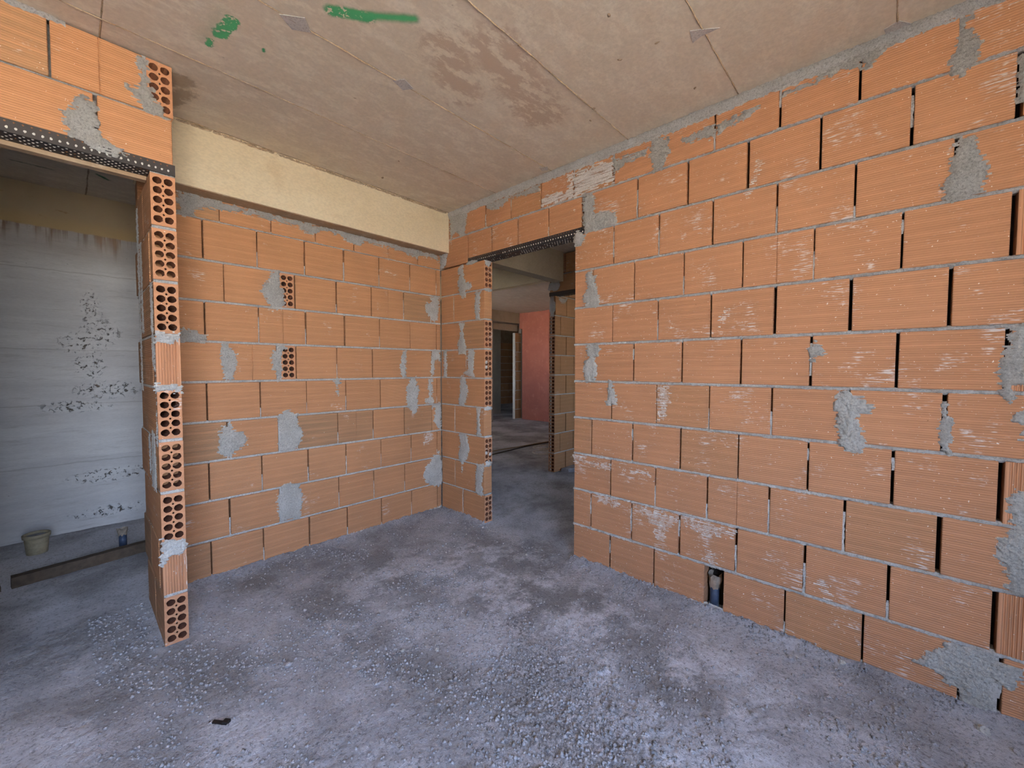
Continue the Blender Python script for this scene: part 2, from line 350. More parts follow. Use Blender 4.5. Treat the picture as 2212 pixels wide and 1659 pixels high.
def perf_mesh(D, m, H=BH, W=TH, end=None, seed=0):
    """brick whose cut end with two columns of five holes faces -Y; D long along Y"""
    D = round(D, 2); key = ('p', D, m.name, round(H, 3), W, seed)
    if key in _cache: return _cache[key]
    rs = random.Random(seed*13+5)
    V, Fc, mi = [], [], []; NS = 16; r = .0163; hw, hh = W/2, H/2; mx, mz = .005, .007
    cw, ch = (W-2*mx)/2, (H-2*mz)/5
    def add(v): V.append(v); return len(V)-1
    for cx in range(2):
        for cz in range(5):
            x0 = -hw+mx+cw*(cx+.5); z0 = -hh+mz+ch*(cz+.5)
            out, inn, dp = [], [], []
            wob = [1+rs.uniform(-.06, .06) for _ in range(NS)]
            for k in range(NS):
                th = 2*PI*k/NS; cs, sn = math.cos(th), math.sin(th)
                s = 1/max(abs(cs), abs(sn)); ox, oz = cs*s*cw/2, sn*s*ch/2
                if k % 4 in (1, 3):
                    sxn = 1 if cs > 0 else -1; szn = 1 if sn > 0 else -1
                    if ((sxn > 0) == (cx == 0)) and not (szn > 0 and cz == 4) and not (szn < 0 and cz == 0):
                        if abs(cs) > abs(sn): oz = szn*ch/2*.72
                        else: ox = sxn*cw/2*.72
                if k in (2, 6, 10, 14):
                    sxn = 1 if cs > 0 else -1; szn = 1 if sn > 0 else -1
                    inner = (sxn > 0) == (cx == 0)
                    top_ok = not (szn > 0 and cz == 4) and not (szn < 0 and cz == 0)
                    if inner and top_ok: ox -= sxn*.0024; oz -= szn*.0024
                out.append(add((x0+ox, 0, z0+oz)))
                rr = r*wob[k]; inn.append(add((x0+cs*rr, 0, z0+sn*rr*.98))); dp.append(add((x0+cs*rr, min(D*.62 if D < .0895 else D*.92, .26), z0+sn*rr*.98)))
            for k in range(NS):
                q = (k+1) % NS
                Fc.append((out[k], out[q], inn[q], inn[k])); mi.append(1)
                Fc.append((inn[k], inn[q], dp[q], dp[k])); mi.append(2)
    # border frame and shell
    a = [add((sx_*(hw), .0, sz_*hh)) for sx_, sz_ in ((-1, -1), (1, -1), (1, 1), (-1, 1))]
    b_ = [add((sx_*(hw-mx), 0, sz_*(hh-mz))) for sx_, sz_ in ((-1, -1), (1, -1), (1, 1), (-1, 1))]
    d_ = [add((sx_*hw, D, sz_*hh)) for sx_, sz_ in ((-1, -1), (1, -1), (1, 1), (-1, 1))]
    for k in range(4):
        q = (k+1) % 4
        Fc.append((a[k], a[q], b_[q], b_[k])); mi.append(1)
        Fc.append((a[q], a[k], d_[k], d_[q])); mi.append(0)
    Fc.append((d_[0], d_[3], d_[2], d_[1])); mi.append(0)
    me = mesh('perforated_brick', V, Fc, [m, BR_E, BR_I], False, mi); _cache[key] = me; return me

# wall frames: u along the wall, z up, d out of the face into the room
FR = {'A': (lambda u, z, d: (u, -d, z), 0.), 'B': (lambda u, z, d: (-d, u, z), -PI/2), 'C': (lambda u, z, d: (u, -.595-d, z), 0.),
      'P': (lambda u, z, d: (-2.062-d, u, z), -PI/2), 'K': (lambda u, z, d: (u, -d, z), 0.), 'L2': (lambda u, z, d: (1.74-d, u, z), -PI/2),
      'H': (lambda u, z, d: (u, 7.2-d, z), 0.), 'G': (lambda u, z, d: (u, 4.0-d, z), 0.)}
RH = .245
def put_brick(fr, u0, u1, row, parent, m, groove=False, H=BH, z=None, gap=.007, jit=1.):
    f, rz = FR[fr]; L = (u1-u0)-random.uniform(gap*.8, gap*1.3)
    me = brick_mesh(L, H, m, groove)
    zc = z if z is not None else (row-.5)*RH+.001
    loc = Vector(f((u0+u1)/2, zc, -TH/2+random.uniform(-.0015, .002)*jit))
    return link('brick', me, parent, loc, (random.uniform(-.004, .004)*jit, random.uniform(-.003, .003)*jit, rz+random.uniform(-.003, .003)*jit))
def inpoly(px, py, P):
    n = len(P); ins = np.zeros(px.shape, bool); d = np.full(px.shape, 9.)
    for i in range(n):
        x0, y0 = P[i]; x1, y1 = P[(i+1) % n]
        c = ((y0 > py) != (y1 > py)) & (px < (x1-x0)*(py-y0)/((y1-y0) or 1e-9)+x0); ins ^= c
        dx, dy = x1-x0, y1-y0; tt = np.clip(((px-x0)*dx+(py-y0)*dy)/(dx*dx+dy*dy+1e-12), 0, 1)
        d = np.minimum(d, np.hypot(px-x0-tt*dx, py-y0-tt*dy))
    return np.where(ins, d, -d)
def height_patch(name, fr, P, parent, m, th=.006, res=.0038, jag=.014, seed=0, base=.0006, rough=1., edge=.010, **kw):
    """rough dab of mortar laid on the wall face inside outline P (u, z)"""
    P = [tuple(q) for q in P]; us = [q[0] for q in P]; zs = [q[1] for q in P]; pad = jag
    nu = max(3, int((max(us)-min(us)+2*pad)/res)); nz = max(3, int((max(zs)-min(zs)+2*pad)/res))
    U, Z = np.meshgrid(np.linspace(min(us)-pad, max(us)+pad, nu+1), np.linspace(min(zs)-pad, max(zs)+pad, nz+1))
    sd_ = inpoly(U, Z, P)
    s2 = sd_+(vn(U*32, Z*220, seed)-.5)*jag*1.9+(fbm(U*70, Z*70, seed+3)-.5)*jag*2.2
    h = base+th*np.clip(s2/edge, 0, 1)*(.1+2.1*(fbm(U*75, Z*75, seed+9, 4, .8)-.18))*rough
    h = np.where(s2 > 0, h, base*.3)
    keep = (s2[:-1, :-1] > 0)*1+(s2[1:, :-1] > 0)*1+(s2[:-1, 1:] > 0)*1+(s2[1:, 1:] > 0)*1 >= 2
    ids = -np.ones(U.shape, int); jj, ii = np.nonzero(keep)
    used = np.zeros(U.shape, bool)
    for a, b_ in ((0, 0), (1, 0), (0, 1), (1, 1)): used[jj+a, ii+b_] = True
    ids[used] = np.arange(used.sum())
    f = FR[fr][0]; V = [f(u, z, d) for u, z, d in zip(U[used], Z[used], h[used])]
    if not V: return None
    Fc = np.stack([ids[jj, ii], ids[jj, ii+1], ids[jj+1, ii+1], ids[jj+1, ii]], 1).tolist()
    o0 = Vector(V[0]); V = [Vector(v)-o0 for v in V]
    return link(name, mesh(name, V, Fc, m, True), parent, o0, **kw)
class Strips:
    """all bedding mortar of one wall joined into one part"""
    def __init__(s, fr): s.fr = fr; s.V = []; s.F = []; s.flat = []
    def grid(s, u0, u1, z0, z1, d0, d1, seed=0, res=.006, wob=.003, lump=.5):
        f = FR[s.fr][0]; nu = max(2, int(abs(u1-u0)/res)); nz = max(4, int(abs(z1-z0)/.0035)) if abs(z1-z0) < .05 else max(4, int(abs(z1-z0)/res))
        uu = np.linspace(u0, u1, nu+1); tt = np.linspace(0, 1, nz+1)
        Ug, Tg = np.meshgrid(uu, tt)
        lo = z0-(fbm(uu*48, uu*0+.3, seed, 3, .8)-.5)*wob*2.6; hi = z1+(fbm(uu*48, uu*0+7.7, seed+5, 3, .8)-.5)*wob*2.6
        Zg = lo[None]+(hi-lo)[None]*Tg
        if abs(u1-u0) < .03:
            um = (u0+u1)/2; Ug = um+(Ug-um)*(.25+1.7*fbm(Zg*42, Zg*0+1., seed+8, 3, .8))+(vn(Zg*30, Zg*0, seed+4)-.5)*.005
        e = np.clip(np.minimum(Tg, 1-Tg)*3.2, 0, 1)
        h = d0+(d1-d0)*e*(-.1+lump*2.3*(fbm(Ug*60, Zg*120, seed+11, 4, .8)-.05))+(vn(Ug*9, Zg*9, seed+2)-.5)*.002
        n = len(s.V); s.V += [f(u, z, d) for u, z, d in zip(Ug.ravel(), Zg.ravel(), h.ravel())]
        w_ = nu+1
        for j in range(nz):
            for i in range(nu): a = n+j*w_+i; s.F.append((a, a+1, a+1+w_, a+w_))
        return s
    def box(s, u0, u1, z0, z1, d0, d1):
        f = FR[s.fr][0]; V, Fc = box_vf(u0, u1, -d1, -d0, z0, z1); n = len(s.V)
        s.flat += range(len(s.F), len(s.F)+6)
        s.V += [f(v[0], v[2], -v[1]) for v in V]; s.F += [tuple(n+i for i in q) for q in Fc]
    def build(s, name, m, parent):
        me = mesh(name, s.V, s.F, m, True)
        for i in s.flat: me.polygons[i].use_smooth = False
        return link(name, me, parent, kind='stuff')
PATCH_A=[
[(-1.877,2.337),(-1.615,2.346),(-1.047,2.354),(-0.036,2.360),(-0.037,2.276),(-0.162,2.301),(-0.259,2.270),(-0.351,2.287),(-0.440,2.292),(-0.505,2.297),(-0.609,2.293),(-0.727,2.300),(-0.785,2.255),(-0.876,2.273),(-0.929,2.306),(-0.998,2.317),(-1.081,2.293),(-1.146,2.251),(-1.192,2.273),(-1.237,2.296),(-1.354,2.288),(-1.463,2.296),(-1.567,2.297),(-1.688,2.280),(-1.757,2.272),(-1.791,2.251),(-1.807,2.209),(-1.880,2.195)],
[(-1.399,1.954),(-1.349,1.957),(-1.351,1.858),(-1.328,1.845),(-1.321,1.737),(-1.365,1.704),(-1.405,1.700),(-1.420,1.741),(-1.441,1.784),(-1.465,1.805),(-1.457,1.836),(-1.423,1.884),(-1.406,1.917)],
[(-1.886,1.534),(-1.869,1.546),(-1.841,1.521),(-1.808,1.531),(-1.793,1.513),(-1.752,1.515),(-1.757,1.493),(-1.776,1.469),(-1.888,1.464)],
[(-1.676,1.460),(-1.647,1.461),(-1.642,1.435),(-1.616,1.413),(-1.604,1.354),(-1.613,1.296),(-1.627,1.237),(-1.676,1.232),(-1.679,1.296),(-1.690,1.353),(-1.696,1.396),(-1.688,1.434)],
[(-1.370,1.467),(-1.335,1.465),(-1.318,1.447),(-1.348,1.430),(-1.354,1.232),(-1.374,1.226),(-1.379,1.295),(-1.407,1.310),(-1.411,1.372),(-1.393,1.429),(-1.370,1.436)],
[(-0.405,1.460),(-0.373,1.461),(-0.380,1.224),(-0.416,1.232),(-0.429,1.311),(-0.424,1.389)],
[(-0.104,1.470),(-0.011,1.473),(-0.007,1.332),(-0.043,1.395),(-0.069,1.374),(-0.080,1.290),(-0.101,1.239),(-0.121,1.269),(-0.110,1.394)],
[(-0.110,1.954),(-0.023,1.961),(-0.029,1.860),(-0.040,1.754),(-0.077,1.730),(-0.107,1.748),(-0.117,1.768),(-0.157,1.805),(-0.171,1.857),(-0.156,1.887),(-0.116,1.883)],
[(-0.334,1.231),(-0.278,1.230),(-0.269,1.169),(-0.236,1.115),(-0.261,1.038),(-0.261,0.965),(-0.286,0.913),(-0.319,0.928),(-0.365,0.972),(-0.378,1.033),(-0.363,1.092),(-0.377,1.140),(-0.340,1.171)],
[(-0.146,1.215),(-0.101,1.214),(-0.097,1.101),(-0.107,1.046),(-0.082,1.016),(-0.098,0.987),(-0.183,0.996),(-0.183,1.034),(-0.143,1.048),(-0.152,1.124)],
[(-0.991,1.231),(-0.942,1.230),(-0.957,1.182),(-0.962,1.108),(-0.975,1.154)],
[(-0.108,0.979),(-0.009,0.998),(-0.005,0.731),(-0.032,0.755),(-0.073,0.803),(-0.083,0.846),(-0.072,0.930),(-0.098,0.953),(-0.109,0.891)],
[(-0.033,0.549),(-0.013,0.472),(0.003,0.426),(0.002,0.274),(-0.009,0.223),(-0.051,0.219),(-0.119,0.242),(-0.179,0.281),(-0.209,0.337),(-0.188,0.417),(-0.127,0.457),(-0.101,0.508),(-0.049,0.521)],
[(-1.662,0.982),(-1.645,0.974),(-1.651,0.931),(-1.622,0.913),(-1.584,0.888),(-1.562,0.852),(-1.573,0.817),(-1.599,0.797),(-1.629,0.780),(-1.650,0.748),(-1.674,0.758),(-1.710,0.778),(-1.717,0.794),(-1.710,0.879),(-1.707,0.908),(-1.695,0.944),(-1.665,0.947)],
[(-1.344,1.009),(-1.315,1.023),(-1.279,0.994),(-1.252,0.989),(-1.247,0.920),(-1.227,0.868),(-1.224,0.835),(-1.240,0.788),(-1.250,0.766),(-1.281,0.738),(-1.361,0.737),(-1.375,0.774),(-1.362,0.852),(-1.377,0.933),(-1.379,0.980)],
[(-1.360,0.499),(-1.300,0.513),(-1.255,0.493),(-1.234,0.439),(-1.233,0.339),(-1.244,0.275),(-1.247,0.249),(-1.320,0.256),(-1.379,0.246),(-1.389,0.314),(-1.383,0.360),(-1.399,0.418),(-1.390,0.448),(-1.369,0.453)],
]
LIME_A=[
[(-0.200,0.720),(-0.100,0.720),(-0.105,0.649),(-0.196,0.627)],
]
PATCH_B=[
[(-0.143,2.660),(-0.313,2.642),(-0.373,2.626),(-0.349,2.516),(-0.331,2.461),(-0.281,2.445),(-0.219,2.506),(-0.174,2.475),(-0.154,2.399),(-0.136,2.524)],
[(-0.601,2.632),(-0.809,2.630),(-0.873,2.622),(-0.784,2.576),(-0.733,2.564),(-0.628,2.595)],
[(-0.883,2.627),(-1.155,2.629),(-1.160,2.585),(-1.046,2.591),(-0.954,2.603),(-0.897,2.605)],
[(-1.746,2.597),(-1.884,2.594),(-1.970,2.596),(-1.965,2.566),(-1.884,2.559),(-1.824,2.565),(-1.794,2.534),(-1.750,2.520)],
[(-2.157,2.579),(-2.324,2.588),(-2.332,2.538),(-2.303,2.525),(-2.279,2.543),(-2.232,2.542),(-2.183,2.550)],
[(-2.347,2.584),(-2.455,2.589),(-2.536,2.598),(-2.537,2.580),(-2.456,2.555),(-2.403,2.557),(-2.366,2.541),(-2.350,2.526)],
[(-2.632,2.611),(-2.738,2.621),(-2.742,2.601),(-2.713,2.595),(-2.677,2.601),(-2.632,2.602)],
[(-2.755,2.627),(-2.914,2.649),(-2.918,2.589),(-2.892,2.598),(-2.853,2.617),(-2.813,2.616),(-2.764,2.599)],
[(-2.917,2.647),(-3.014,2.653),(-2.990,2.625),(-2.959,2.603),(-2.953,2.573),(-2.920,2.588)],
[(-1.992,2.640),(-2.039,2.633),(-2.087,2.600),(-2.094,2.513),(-2.073,2.477),(-2.055,2.441),(-2.006,2.452),(-1.994,2.522),(-1.974,2.568),(-1.976,2.594),(-1.998,2.599)],
[(-1.528,2.440),(-1.605,2.448),(-1.613,2.373),(-1.614,2.308),(-1.668,2.306),(-1.727,2.299),(-1.772,2.268),(-1.767,2.218),(-1.728,2.205),(-1.601,2.199),(-1.549,2.195),(-1.530,2.275)],
[(-1.457,2.215),(-1.494,2.231),(-1.538,2.204),(-1.545,2.157),(-1.513,2.133),(-1.477,2.110),(-1.454,2.139)],
[(-1.551,1.948),(-1.597,1.950),(-1.625,1.898),(-1.626,1.862),(-1.650,1.791),(-1.665,1.730),(-1.634,1.709),(-1.564,1.710),(-1.539,1.758),(-1.542,1.795),(-1.570,1.840),(-1.548,1.909)],
[(-1.574,1.466),(-1.644,1.473),(-1.668,1.427),(-1.645,1.395),(-1.627,1.383),(-1.646,1.299),(-1.629,1.232),(-1.594,1.213),(-1.559,1.221),(-1.540,1.298),(-1.550,1.344),(-1.575,1.390),(-1.560,1.430)],
[(-1.730,1.240),(-1.747,1.217),(-1.774,1.160),(-1.797,1.102),(-1.781,1.084),(-1.723,1.080),(-1.716,1.098),(-1.732,1.116),(-1.721,1.181)],
[(-2.788,1.443),(-2.811,1.411),(-2.820,1.385),(-2.795,1.373),(-2.784,1.337),(-2.773,1.359),(-2.769,1.380),(-2.755,1.395),(-2.777,1.416)],
[(-2.878,1.207),(-2.906,1.214),(-2.930,1.195),(-2.969,1.183),(-2.992,1.148),(-2.986,1.122),(-2.956,1.106),(-2.941,1.098),(-2.954,1.069),(-2.965,1.036),(-2.971,0.996),(-2.960,0.965),(-2.937,0.945),(-2.905,0.957),(-2.889,0.976),(-2.882,1.037),(-2.878,1.078),(-2.869,1.119),(-2.857,1.143),(-2.862,1.177)],
[(-3.200,1.177),(-3.213,1.154),(-3.223,1.119),(-3.230,1.074),(-3.226,1.038),(-3.220,0.991),(-3.208,0.995),(-3.194,1.034),(-3.189,1.079),(-3.194,1.125)],
[(-3.361,1.468),(-3.403,1.473),(-3.410,1.259),(-3.379,1.245),(-3.375,1.208),(-3.365,1.187),(-3.352,1.193),(-3.344,1.232),(-3.340,1.274),(-3.332,1.288),(-3.343,1.351),(-3.358,1.410)],
[(-3.413,1.163),(-3.377,1.149),(-3.364,1.134),(-3.378,1.120),(-3.415,1.114)],
[(-3.416,1.094),(-3.390,1.078),(-3.396,1.058),(-3.417,1.052)],
[(-3.370,0.850),(-3.423,0.878),(-3.435,0.493),(-3.409,0.483),(-3.387,0.509),(-3.378,0.514),(-3.391,0.545),(-3.368,0.580),(-3.350,0.618),(-3.354,0.655),(-3.370,0.694),(-3.391,0.726),(-3.372,0.799)],
[(-3.206,2.194),(-3.232,2.194),(-3.250,2.174),(-3.254,2.138),(-3.267,2.109),(-3.281,2.078),(-3.291,2.050),(-3.283,2.011),(-3.273,1.980),(-3.250,1.973),(-3.225,1.959),(-3.203,1.962),(-3.178,1.981),(-3.171,2.018),(-3.182,2.050),(-3.193,2.090),(-3.189,2.118),(-3.200,2.158)],
[(-3.204,2.643),(-3.224,2.640),(-3.229,2.587),(-3.244,2.546),(-3.258,2.513),(-3.252,2.467),(-3.230,2.444),(-3.207,2.421),(-3.182,2.441),(-3.173,2.472),(-3.181,2.502),(-3.195,2.538),(-3.199,2.586)],
[(-3.351,2.425),(-3.372,2.423),(-3.378,2.246),(-3.357,2.255),(-3.347,2.291),(-3.348,2.355)],
[(-3.149,0.118),(-3.182,0.154),(-3.232,0.207),(-3.237,0.238),(-3.274,0.242),(-3.304,0.242),(-3.363,0.225),(-3.407,0.221),(-3.429,0.218),(-3.425,0.169),(-3.404,0.132),(-3.382,0.129),(-3.354,0.149),(-3.343,0.116),(-3.356,0.087),(-3.361,0.036),(-3.341,0.002),(-3.312,0.007),(-3.281,0.017),(-3.273,0.078),(-3.236,0.067),(-3.222,0.098),(-3.190,0.110)],
[(-0.249,2.192),(-0.311,2.194),(-0.323,2.129),(-0.310,2.091),(-0.359,2.045),(-0.418,2.029),(-0.418,1.990),(-0.347,1.975),(-0.346,1.928),(-0.297,1.918),(-0.266,1.957),(-0.248,2.060),(-0.267,2.117),(-0.242,2.161)],
[(-0.471,1.944),(-0.539,1.944),(-0.522,1.850),(-0.527,1.716),(-0.476,1.712),(-0.464,1.798)],
[(-0.265,1.708),(-0.333,1.703),(-0.308,1.633),(-0.332,1.552),(-0.356,1.467),(-0.344,1.435),(-0.245,1.438),(-0.239,1.536),(-0.277,1.595)],
[(-0.381,1.466),(-0.458,1.468),(-0.451,1.351),(-0.439,1.292),(-0.457,1.233),(-0.380,1.244),(-0.319,1.271),(-0.380,1.300),(-0.368,1.391)],
[(-0.041,1.468),(-0.081,1.471),(-0.086,1.227),(-0.045,1.226)],
[(-0.275,1.234),(-0.319,1.239),(-0.355,1.171),(-0.373,1.092),(-0.336,1.009),(-0.292,0.978),(-0.242,1.004),(-0.268,1.108)],
[(-0.479,0.979),(-0.537,0.975),(-0.520,0.884),(-0.536,0.745),(-0.485,0.742),(-0.491,0.881)],
[(-0.259,0.725),(-0.316,0.748),(-0.365,0.709),(-0.389,0.611),(-0.352,0.524),(-0.315,0.498),(-0.289,0.370),(-0.277,0.471),(-0.239,0.528),(-0.265,0.635)],
[(-0.484,0.505),(-0.570,0.499),(-0.564,0.439),(-0.541,0.337),(-0.564,0.282),(-0.541,0.230),(-0.483,0.233),(-0.466,0.342)],
]
LIME_B=[
[(-1.178,2.476),(-1.177,2.515),(-1.281,2.525),(-1.410,2.513),(-1.420,2.578),(-1.397,2.628),(-1.446,2.618),(-1.455,2.460),(-1.186,2.467)],
[(-1.457,2.612),(-1.597,2.612),(-1.739,2.608),(-1.741,2.480),(-1.632,2.478),(-1.463,2.458)],
[(-2.051,1.207),(-2.108,1.211),(-2.112,1.116),(-2.095,1.034),(-2.063,0.999),(-2.050,1.085)],
[(-1.464,0.711),(-1.553,0.708),(-1.721,0.695),(-1.734,0.670),(-1.618,0.666),(-1.471,0.683)],
[(-1.747,0.702),(-1.881,0.707),(-2.023,0.697),(-2.023,0.659),(-1.957,0.663),(-1.819,0.667),(-1.747,0.672)],
[(-1.627,0.473),(-1.756,0.477),(-1.822,0.456),(-1.806,0.440),(-1.690,0.438)],
[(-1.908,0.476),(-2.032,0.471),(-2.179,0.470),(-2.174,0.436),(-2.130,0.392),(-2.096,0.314),(-2.063,0.318),(-2.039,0.395),(-1.960,0.437)],
[(-2.194,0.481),(-2.343,0.480),(-2.475,0.466),(-2.476,0.437),(-2.379,0.434),(-2.345,0.374),(-2.308,0.415),(-2.221,0.443)],
[(-2.822,0.336),(-2.844,0.331),(-2.883,0.255),(-2.921,0.164),(-2.937,0.065),(-2.925,0.048),(-2.903,0.135),(-2.867,0.227)],
[(-2.542,2.325),(-2.558,2.324),(-2.528,2.236),(-2.494,2.160),(-2.489,2.184),(-2.520,2.254)],
[(-2.377,1.570),(-2.422,1.610),(-2.417,1.579),(-2.382,1.541)],
[(-2.334,0.312),(-2.353,0.325),(-2.382,0.296),(-2.406,0.261),(-2.376,0.244),(-2.338,0.264)],
]
PATCH_C=[
[(-2.269,2.425),(-2.252,2.425),(-2.226,2.410),(-2.224,2.377),(-2.218,2.338),(-2.209,2.289),(-2.185,2.251),(-2.189,2.236),(-2.217,2.233),(-2.251,2.229),(-2.290,2.229),(-2.302,2.238),(-2.304,2.250),(-2.311,2.293),(-2.318,2.334),(-2.292,2.351),(-2.285,2.376)],
[(-2.088,2.674),(-2.050,2.665),(-2.050,2.615),(-2.042,2.529),(-2.030,2.501),(-2.011,2.483),(-1.996,2.442),(-2.044,2.438),(-2.071,2.449),(-2.089,2.487),(-2.132,2.525),(-2.134,2.533),(-2.087,2.527),(-2.083,2.598)],
]
PATCH_D=[
[(-2.059,1.469),(-1.973,1.470),(-1.975,1.426),(-1.991,1.434),(-2.005,1.419),(-2.029,1.432),(-2.060,1.427)],
[(-2.062,0.524),(-1.968,0.484),(-1.971,0.435),(-2.004,0.424),(-2.021,0.441),(-2.050,0.407),(-2.064,0.383)],
[(-2.070,1.242),(-1.973,1.226),(-1.973,1.202),(-2.069,1.210)],
]

# ------------------------------------------------------------------ ground, slab, outer shell
boxes('ground', [(-80, 80, -80, -4.5, -.5, -.12), (-80, -5.1, -4.5, 80, -.5, -.12), (10.1, 80, -4.5, 80, -.5, -.12), (-5.1, 10.1, 9.1, 80, -.5, -.12)], GROUND,
      kind='structure', label='dry earth ground outside the building, beyond the openings', category='ground')
ceil_root = boxes('ceiling', [(-5.1, 10.1, -4.55, 9.1, 2.70, 2.9)], CE, kind='structure', label='bare concrete ceiling slab with board seams and green paint marks', category='ceiling')
# shuttering panels printed in the slab: seams every 0.58 m
SY = [-4.5, -3.6, -3.025, -2.445, -1.845, -1.268, -.722, -.13, .45, 1.05, 1.71]
SX = [-4.9, -2.205, 0.06]
for j in range(len(SY)-1):
    for i in range(2):
        x0, x1, y0, y1 = SX[i]+.002, SX[i+1]-.002, SY[j]+.002, SY[j+1]-.002
        if j >= 7 and i == 1: x1 = .06
        z = 2.690+random.uniform(-.0012, .0012)
        V, Fc = box_vf(x0-(x0+x1)/2, x1-(x0+x1)/2, y0-(y0+y1)/2, y1-(y0+y1)/2, 0, .02)
        link('panel', mesh('panel', V, Fc, CE), ceil_root, ((x0+x1)/2, (y0+y1)/2, z), (random.uniform(-.0008, .0008), random.uniform(-.0004, .0004), 0))
def ceil_strip(x0, y0, x1, y1, wd, seed, hgt=.004):
    L = math.hypot(x1-x0, y1-y0); n = int(L/.008); ts = np.linspace(0, 1, n+1); V, Fc = [], []
    nx, ny = -(y1-y0)/L, (x1-x0)/L
    a = wd*(.4+1.3*fbm(ts*L*30, ts*0, seed)); hh = hgt*(.1+1.6*fbm(ts*L*24, ts*0+3, seed+1, 3, .7)); of = (vn(ts*L*11, ts*0, seed+2)-.5)*wd*1.2
    for t_, a_, h_, o_ in zip(ts, a, hh, of):
        x, y = x0+(x1-x0)*t_+nx*o_, y0+(y1-y0)*t_+ny*o_
        V += [(x-nx*a_, y-ny*a_, 2.6895), (x, y, 2.6895-h_), (x+nx*a_, y+ny*a_, 2.6895)]
    for i in range(n):
        for k in (0, 1): Fc.append((i*3+k, i*3+k+1, i*3+k+4, i*3+k+3))
    return V, Fc
V, Fc = [], []
sid = 0
for y in SY[1:-3]:
    v, f = ceil_strip(-3.4, y, 0, y, .0032, sid); n = len(V); V += v; Fc += [tuple(n+i for i in q) for q in f]; sid += 7
for x in (SX[1],):
    v, f = ceil_strip(x, -3.8, x, -.13, .003, sid); n = len(V); V += v; Fc += [tuple(n+i for i in q) for q in f]
    v, f = ceil_strip(x, -.1, x, 1.7, .004, sid+3); n = len(V); V += v; Fc += [tuple(n+i for i in q) for q in f]
SEAM = mortar_mat('seam_cement', (.25, .19, .13), (.40, .32, .23), .3)
link('seam_ridge', mesh('seam_ridge', V, Fc, SEAM), ceil_root, kind='stuff')
# little sheets left in the shuttering at the seams
PATCHG = mortar_mat('grey_sheet', (.40, .375, .36), (.47, .445, .43), .1)
for P in ([(-1.735, -1.262), (-1.675, -1.222), (-1.615, -1.262), (-1.66, -1.318)], [(-1.237, -1.258), (-1.168, -1.235), (-1.140, -1.283), (-1.205, -1.308)],
          [(-.572, -2.405), (-.500, -2.392), (-.512, -2.43), (-.505, -2.50), (-.548, -2.440)], [(-.06, -3.03), (-.045, -2.985), (-.006, -2.99), (-.004, -3.07)], [(-.10, -1.235), (-.05, -1.22), (-.035, -1.26), (-.07, -1.285)]):
    cx = sum(p[0] for p in P)/len(P); cy = sum(p[1] for p in P)/len(P); n = len(P)
    V = [(x-cx, y-cy, 0) for x, y in P]+[(x-cx, y-cy, .003) for x, y in P]
    Fc = [tuple(range(n))[::-1], tuple(range(n, 2*n))]+[(i, (i+1) % n, n+(i+1) % n, n+i) for i in range(n)]
    link('sheet', mesh('sheet', V, Fc, PATCHG), ceil_root, (cx, cy, 2.686), label='small grey sheet stuck in a ceiling seam')
# knots and cement blobs on the slab
for (x, y, r) in ((-1.36, -1.86, .010), (-.985, -1.845, .008), (-.40, -1.85, .012), (-.86, -2.20, .010), (-.60, -2.28, .012), (-.62, -2.12, .01), (-.32, -1.78, .009), (-.75, -.30, .014), (-.2, -2.3, .01), (-1.3, -1.0, .007), (-.8, -.6, .008)):
    V = []; k = 9
    for a in range(k): rr = r*random.uniform(.6, 1.25); V.append((math.cos(a*2*PI/k)*rr*1.5, math.sin(a*2*PI/k)*rr*.8, 0))
    V.append((0, 0, -.004)); Fc = [(i, (i+1) % k, k) for i in range(k)]
    link('cement_blob', mesh('cement_blob', V, Fc, SEAM), ceil_root, (x, y, 2.6898), (0, 0, random.uniform(0, 3)))

def shell(name, ax, c0, c1, u0, u1, ops, m, label):
    us = [u0]; L = []
    ops = sorted(ops); cur = u0
    def B_(a, b_, z0, z1):
        L.append((a, b_, c0, c1, z0, z1) if ax == 'y' else (c0, c1, a, b_, z0, z1))
    for a, b_, z0, z1 in ops:
        B_(cur, a, -.1, 2.72)
        if z0 > 0: B_(a, b_, -.1, z0)
        B_(a, b_, z1, 2.72); cur = b_
    B_(cur, u1, -.1, 2.72)
    return boxes(name, L, m, kind='structure', label=label, category='wall')
def ops(ax, c): return [(o[2], o[3], o[4], o[5]) for o in OPEN if o[0] == ax and abs(o[1]-c) < .1]
shell('wall_rear', 'y', -4.5, -4.4, -5.0, 10.0, ops('y', -4.42), PLW, 'rendered outer wall behind the viewer with the openings that let the daylight in')
shell('wall_outer_left', 'x', -5.0, -4.9, -4.45, 1.9, [], PLW, 'outer wall closing the left side of the building')
shell('wall_hall_side', 'x', .76, .86, 1.86, 9.0, ops('x', .8), PLW, 'hall side wall hidden behind the brick wall, its opening added to light the hall')
shell('wall_outer_right', 'x', 9.9, 10.0, -4.45, 9.0, [], PLW, 'outer wall closing the far right end of the hall')
shell('wall_hall_end', 'y', 8.9, 9.0, .8, 10.0, [], PLW, 'outer wall closing the far end of the hall')

# ------------------------------------------------------------------ big concrete wall beyond the left opening
boxes('wall_concrete', [(-4.95, .86, 1.71, 1.86, -.1, 2.70)], CW, kind='structure', label='grey board-marked concrete wall with honeycombing and a yellowish top band, beyond the left opening', category='wall')

